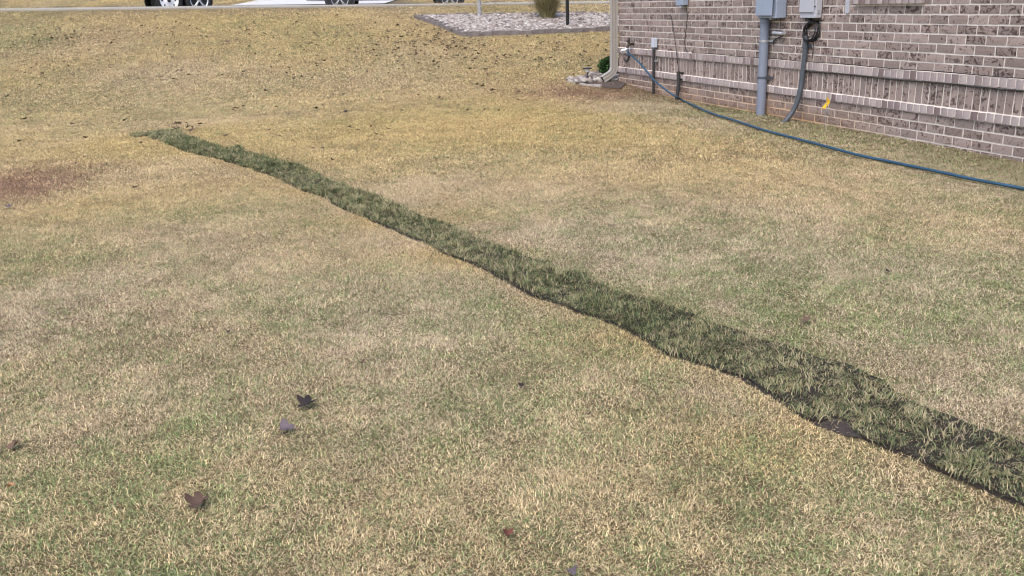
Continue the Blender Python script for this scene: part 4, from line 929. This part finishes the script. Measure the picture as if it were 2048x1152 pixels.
LM = [mat('leaf_dark', (0.024, 0.015, 0.014), 0.7, var=0.35, scale=25), mat('leaf_purple_grey', (0.085, 0.065, 0.075), 0.7, var=0.25, scale=25), mat('leaf_brown', (0.08, 0.046, 0.033), 0.75, var=0.4, scale=25), mat('leaf_red', (0.10, 0.03, 0.018), 0.7, var=0.35, scale=25), mat('leaf_tan', (0.34, 0.18, 0.085), 0.75, var=0.2, scale=25), mat('leaf_mid', (0.10, 0.058, 0.04), 0.75, var=0.3, scale=25)]
NEARL = [(613, 808, .056, 5, 1.2, 0, 'dark lobed fallen leaf arched over the grass'), (572, 857, .046, 3, 1.2, 1, 'purplish grey curled fallen leaf lying flat on the grass'), (400, 1006, .060, 5, 2.2, 2, 'large curled dark brown fallen leaf with upturned lobes'), (1014, 1066, .026, 3, 2.0, 3, 'small folded reddish brown fallen leaf'), (22, 972, .022, 3, 2.5, 4, 'small orange tan fallen leaf'), (456, 663, .026, 5, 1.8, 0, 'small blackish crumpled leaf in the grass left of the sod strip'), (1045, 770, .022, 3, 1.5, 0, 'tiny dark leaf scrap lying below the sod strip'), (1613, 640, .035, 5, 1.8, 5, 'dusty reddish brown leaf above the sod strip'), (1780, 543, .03, 3, 1.5, 0, 'small dark leaf lying between sod strip and hose'), (30, 889, .036, 3, 1.5, 5, 'brown narrow fallen leaf half buried in grass'), (1145, 1142, .022, 3, 1.5, 1, 'small purplish leaf tip poking out of the foreground grass'), (270, 375, .034, 5, 1.5, 0, 'dark leaf lying on pale grass below the sod strip end'), (150, 328, .034, 5, 1.5, 0, 'dark leaf beside the reddish grass patch'), (40, 282, .045, 5, 1.3, 0, 'flat dark leaf on tan grass uphill of the reddish patch'), (452, 271, .05, 5, 1.4, 2, 'brown crumpled leaf just uphill of the sod strip'), (18, 413, .04, 3, 1.4, 1, 'grey leaf lying under the reddish grass patch'), (725, 725, .018, 3, 1.5, 5, 'tiny brown leaf fragment in the middle of the near lawn'), (1390, 178, .05, 3, 1.4, 5, 'reddish brown leaf lying against the foot of the brick wall')]
for i, (px, py, sz_, lb, cu, mi, label) in enumerate(NEARL):
    p = ground_hit(px, py, 0.022); o = link('fallen_leaf', leaf_mesh(900+i, sz_, lb, cu, LM[mi])); o.location = p; o.rotation_euler = (random.uniform(-.3, .3), random.uniform(-.3, .3), random.uniform(0, 6.28)); tag(o, label, 'leaf')
rl = random.Random(21); spots = []
def scat(n, x0, x1, y0, y1, gauss=False):
    for _ in range(n):
        if gauss: px, py = rl.gauss((x0+x1)/2, (x1-x0)/4), rl.gauss((y0+y1)/2, (y1-y0)/4)
        else: px, py = rl.uniform(x0, x1), rl.uniform(y0, y1)
        if -30 < px < 1222 and 24 < py < 330: spots.append((px, py))
scat(190, 640, 960, 30, 125, True); scat(90, 780, 1000, 55, 120, True); scat(120, 850, 1220, 70, 130); scat(150, 480, 1220, 26, 150); scat(170, 0, 640, 28, 160); scat(26, 100, 180, 50, 95, True); scat(40, 200, 460, 30, 100, True)
scat(50, 0, 1200, 120, 230); scat(25, 0, 900, 200, 320); scat(10, 480, 620, 15, 45, True); scat(14, 330, 420, 240, 262, True)
P3 = []
for px, py in spots:
    p = ground_hit(px, py, 0.042)
    if p.y > ys(p.x)-.1: continue
    P3.append(p)
a2 = np.array([(p.x, p.y) for p in P3]); okb = ~in_poly(a2, BED) & ~in_poly(a2, CBED); P3 = [p for p, k in zip(P3, okb) if k]
P3.sort(key=lambda p: p.y); FLM = [leaf_mesh(50+i, 0.030+0.005*i, (3, 5)[i % 2], 1.3, LM[(2, 5, 2, 5, 0, 2)[i]]) for i in range(6)]
litter = MB(); lit_m = LM[2]
for i, p in enumerate(P3):
    if p.y > 15.5 or True:
        if i < 280:
            o = link('fallen_leaf', FLM[rl.randrange(6)]); o.location = p; o.rotation_euler = (rl.uniform(-.4, .4), rl.uniform(-.4, .4), rl.uniform(0, 6.28)); s_ = rl.uniform(.6, 1.15); o.scale = (s_, s_, s_)
            if (p.xy-Vector(BED[2])).length < 4.2: tag(o, 'small dark brown fallen leaf on the grass around the edged stone bed', 'leaf', 'leaves around the stone bed')
            elif p.x < -4.4: tag(o, 'small dark brown fallen leaf on the slope below the trailer', 'leaf', 'leaves on the slope below the trailer')
            else: tag(o, 'small dark brown fallen leaf on open lawn between sod strip and parked sedan', 'leaf', 'leaves on the open middle lawn')
        else:
            me_ = FLM[rl.randrange(6)]; Mx = Matrix.Translation(p) @ Euler((rl.uniform(-.4, .4), rl.uniform(-.4, .4), rl.uniform(0, 6.28))).to_matrix().to_4x4() @ Matrix.Scale(rl.uniform(.6, 1.15), 4); litter.add([Mx @ v.co for v in me_.vertices], [tuple(f.vertices) for f in me_.polygons])
o = litter.build('leaf_litter', lit_m, None, 'stuff'); tag(o, 'litter of dark fallen leaves near the lawn bed and the street', 'leaf litter'); print('leaves', len(P3))

# ------------------------------------------------------------------ vehicles on the road
M_TYRE = mat('tyre_rubber', (0.016, 0.016, 0.017), 0.8, var=0.2); M_ALLOY = mat('alloy', (0.62, 0.63, 0.64), 0.3, metal=0.6, var=0.05); M_WRIM = mat('white_rim', (0.78, 0.78, 0.78), 0.4, var=0.04); M_DKT = mat('dark_trim', (0.02, 0.02, 0.022), 0.6)
def wheel(par, x, y, r, w, rimr, style, side):
    b = MB(); b.lathe([(rimr*0.92, -w/2*0.8), (rimr, -w/2), (r*0.95, -w/2), (r, -w/2*0.75), (r, w/2*0.75), (r*0.95, w/2), (rimr, w/2), (rimr*0.92, w/2*0.8), (rimr*0.9, 0)], (0, 0, 0), 32, 'Y')
    t = b.build('wheel', M_TYRE, par); t.location = (x, y, r); s = side; f = s*w/2
    b = MB()
    if style == 'steel':
        b.lathe([(rimr*1.0, f*0.98), (rimr*0.93, f*0.9), (rimr*0.86, f*0.55), (rimr*0.55, f*0.45), (rimr*0.40, f*0.75), (0, f*0.78)], (0, 0, 0), 32, 'Y'); rm = b.build('rim', M_WRIM, t)
        h = MB()
        for k in range(8):
            a = k*math.pi/4; h.lathe([(rimr*0.10, f*0.53), (0, f*0.535)], (rimr*0.70*math.cos(a), 0, rimr*0.70*math.sin(a)), 10, 'Y')
        h.lathe([(rimr*0.2, f*0.79), (rimr*0.18, f*0.95), (0, f*1.0)], (0, 0, 0), 12, 'Y'); h.build('rim_holes', M_DKT, t)
    else:
        b.lathe([(rimr*1.0, f*0.97), (rimr*0.90, f*0.92), (rimr*0.88, f*0.3)], (0, 0, 0), 32, 'Y'); b.lathe([(rimr*0.2, f*0.6), (rimr*0.18, f*0.9), (0, f*0.92)], (0, 0, 0), 16, 'Y')
        for k in range(5):
            for o_ in (-0.11, 0.11):
                a = k*2*math.pi/5+.3; b.tube([(rimr*0.12*math.cos(a), f*0.8, rimr*0.12*math.sin(a)), (rimr*0.92*math.cos(a+o_), f*0.86, rimr*0.92*math.sin(a+o_))], [rimr*0.08, rimr*0.05], 6)
        b.build('rim', M_ALLOY, t); d_ = MB(); d_.lathe([(rimr*0.88, f*0.2), (0, f*0.2)], (0, 0, 0), 24, 'Y'); d_.build('brake_disc', M_DKT, t)
    return t
def shell(profile, half, taper, name, m, par, inset=0.0):
    """side outline (x,z) extruded across y, shoulders narrowed by 'taper' at height"""
    b = MB(); n = len(profile); vs = []; zs_ = [p[1] for p in profile]; z0, z1 = min(zs_), max(zs_)
    rows = ((-1, 1.0), (-0.93, 1.0), (0.93, 1.0), (1, 1.0))
    for k, (s, _) in enumerate(rows):
        for x, z in profile:
            hh = half(z); e = 0.03 if abs(s) == 1 else 0.0; cx = sum(p[0] for p in profile)/n; cz = (z0+z1)/2
            vs.append((x+(cx-x)*e*0.4, s*hh, z+(cz-z)*e))
    fs = [(k*n+i, k*n+(i+1) % n, (k+1)*n+(i+1) % n, (k+1)*n+i) for k in range(3) for i in range(n)]; b.add(vs, fs); b.add(vs[:n], [tuple(range(n))]); b.add(vs[-n:], [tuple(range(n))[::-1]])
    return b.build(name, m, par)
def place_road(px, e, dx=0.0):               # point on the road e metres beyond the pavement, in line with photo column px
    lo, hi = 10., 60.
    for _ in range(50):
        t = (lo+hi)/2; d = ray(px, 0); x = d.x/d.y*t
        if t < float(ys(x))+SIDEW+e: lo = t
        else: hi = t
    x += dx; y = float(ys(x))+SIDEW+e; return Vector((x, y, float(zlawn(x, ys(x)+SIDEW))-0.17))
RDIR = math.atan(0.10); RSL = math.atan(ZK[0])
def vehicle(name, pos, label, cat):
    o = empty(name, pos, RDIR, label, cat); o.rotation_euler = (0, -RSL, RDIR); return o
def wheel_arch(par, x, y, r, side):
    b = MB(); b.lathe([(r*1.14, side*0.012), (0, side*0.012)], (x, y, r), 24, 'Y'); return b.build('wheel_arch', M_DKT, par)
# sedan
pA, pB = place_road(684, 0.55), place_road(896, 0.55); WB = (pB-pA).length
car = vehicle('parked_sedan', (pA+pB)/2, 'dark tyred silver sedan parked by the kerb across from the driveway', 'car')
cs = WB/2.75; M_CARP = mat('silver_car_paint', (0.42, 0.43, 0.45), 0.25, metal=0.5, var=0.03)
prof = [(-2.3, .45), (-2.25, .75), (-2.2, .95), (-1.5, 1.02), (1.0, .98), (1.9, .86), (2.25, .7), (2.3, .45), (2.2, .28), (-2.2, .28)]
shell([(x*cs, z) for x, z in prof], lambda z: 0.88-0.05*max(0, z-.7), 0, 'body', M_CARP, car)
shell([(x*cs, z) for x, z in [(-1.75, .98), (-1.05, 1.40), (-.4, 1.46), (.25, 1.42), (1.05, .96)]], lambda z: 0.82-0.38*max(0, z-1.0), 0, 'cabin', M_GLASS, car)
shell([(x*cs, z) for x, z in [(-1.1, 1.41), (-1.0, 1.44), (-.4, 1.49), (.2, 1.46), (.32, 1.41)]], lambda z: 0.69, 0, 'roof', M_CARP, car)
for sx in (-1, 1):
    for sy in (-1, 1):
        wheel_arch(car, sx*WB/2, sy*0.882, 0.33, sy); wheel(car, sx*WB/2, sy*0.80, 0.33, 0.2, 0.215, 'alloy', sy)
for sx, mm, nm in ((2.26, M_WHITE, 'headlight'), (-2.26, mat('red_lens', (0.4, 0.02, 0.02), 0.2), 'tail_light')):
    for sy in (-1, 1): b = MB(); b.box((sx*cs, sy*.68, .72), (0.08, .3, .12), bev=.02); b.build(nm, mm, car)
# utility trailer
pT = place_road(334, 0.55); trl = vehicle('utility_trailer', pT, 'low black tandem utility trailer with a white rimmed wheel at the kerb', 'trailer'); trl.rotation_euler.z = R(28)
M_TRL = mat('black_steel', (0.02, 0.02, 0.022), 0.5, var=0.15)
b = MB(); b.box((0.1, 0.75, 0.62), (3.6, 1.45, 0.08)); b.build('deck', mat('deck_boards', (0.16, 0.12, 0.085), 0.9, var=0.3, scale=6), trl)
b = MB()
for sy in (0.02, 1.48): b.box((0.1, sy, 0.58), (3.64, 0.06, 0.12)); b.box((0.1, sy, 1.0), (3.64, 0.05, 0.05)); [b.box((x, sy, 0.8), (0.05, 0.05, 0.44)) for x in (-1.68, -0.8, 1.3, 1.88)]
b.tube([(1.85, 0.1, 0.56), (3.0, 0.75, 0.5)], 0.04, 8); b.tube([(1.85, 1.4, 0.56), (3.0, 0.75, 0.5)], 0.04, 8); b.build('frame', M_TRL, trl)
b = MB(); b.tube([(2.8, 0.75, 0.36), (2.8, 0.75, 0.95)], 0.03, 8); b.lathe([(0.08, 0.0), (0.08, 0.02), (0, 0.02)], (2.8, 0.75, 0.34), 12); b.build('jack', M_STEEL, trl)
for sy, f_ in ((-0.17, -1), (1.64, 1)):
    wheel(trl, 0, sy, 0.335, 0.2, 0.225, 'steel', f_); wheel(trl, 0.72, sy, 0.335, 0.2, 0.225, 'alloy', f_)
    b = MB(); b.tube([(0.425+0.88*math.cos(a), sy, 0.335+0.42*math.sin(a)) for a in np.linspace(0.15, math.pi-.15, 12)], 0.02, 6)
    vs = [(0.425+0.87*math.cos(a), sy+dy, 0.335+0.42*math.sin(a)) for a in np.linspace(0.1, math.pi-.1, 12) for dy in (-.12, .12)]; b.add(vs, [(2*i, 2*i+1, 2*i+3, 2*i+2) for i in range(11)]); b.build('mudguard', M_TRL, trl)
b = MB(); b.tube([(0, -0.1, 0.335), (0, 1.6, 0.335)], 0.03, 8); b.tube([(0.72, -0.1, 0.335), (0.72, 1.6, 0.335)], 0.03, 8); b.box((0.4, 0.1, 0.46), (1.3, 0.06, 0.1)); b.box((0.4, 1.4, 0.46), (1.3, 0.06, 0.1)); b.build('axle', M_TRL, trl)

# ------------------------------------------------------------------ hedge across the road
def bush(x, e, rad, hgt, seed, label):
    y = float(ys(x))+SIDEW+ROADW+e; z = float(zfar(np.array(x), np.array(y))); o = empty('evergreen_shrub', (x, y, z), 0, label, 'shrub', 'shrubs across the road'); rg = np.random.default_rng(seed); nl = 2200
    d = rg.normal(size=(nl, 3)); d /= np.linalg.norm(d, axis=1)[:, None]; rr = (0.6+0.4*rg.random(nl))*(0.8+0.4*vnoise(d[:, 0]*3+seed, d[:, 2]*3, 1.5, 1)); c = d*rr[:, None]*np.array([rad, rad, hgt/2])+np.array([0, 0, hgt/2]); u = rg.normal(size=(nl, 3)); u /= np.linalg.norm(u, axis=1)[:, None]; v = np.cross(u, rg.normal(size=(nl, 3))); v /= np.linalg.norm(v, axis=1)[:, None]
    V = np.stack([c-u*.06, c+v*.035, c+u*.06, c-v*.035], 1).reshape(-1, 3); link('foliage', np_mesh('foliage', V, np.arange(nl*4), np.full(nl, 4), M_SHRUB), o)
    b = MB(); b.tube([(0, 0, -.05), (0.03, 0, hgt*.5), (0, 0.02, hgt*.8)], [.05, .03, .01], 6); b.build('stem', bpy.data.materials['shrub_stem'], o)
for i, (x, e) in enumerate(((-20.2, 0.7), (-18.9, 0.8), (-17.7, 0.9))): bush(x, e, 0.8, 1.1, 60+i, 'rounded dark evergreen shrub on the verge across the road')
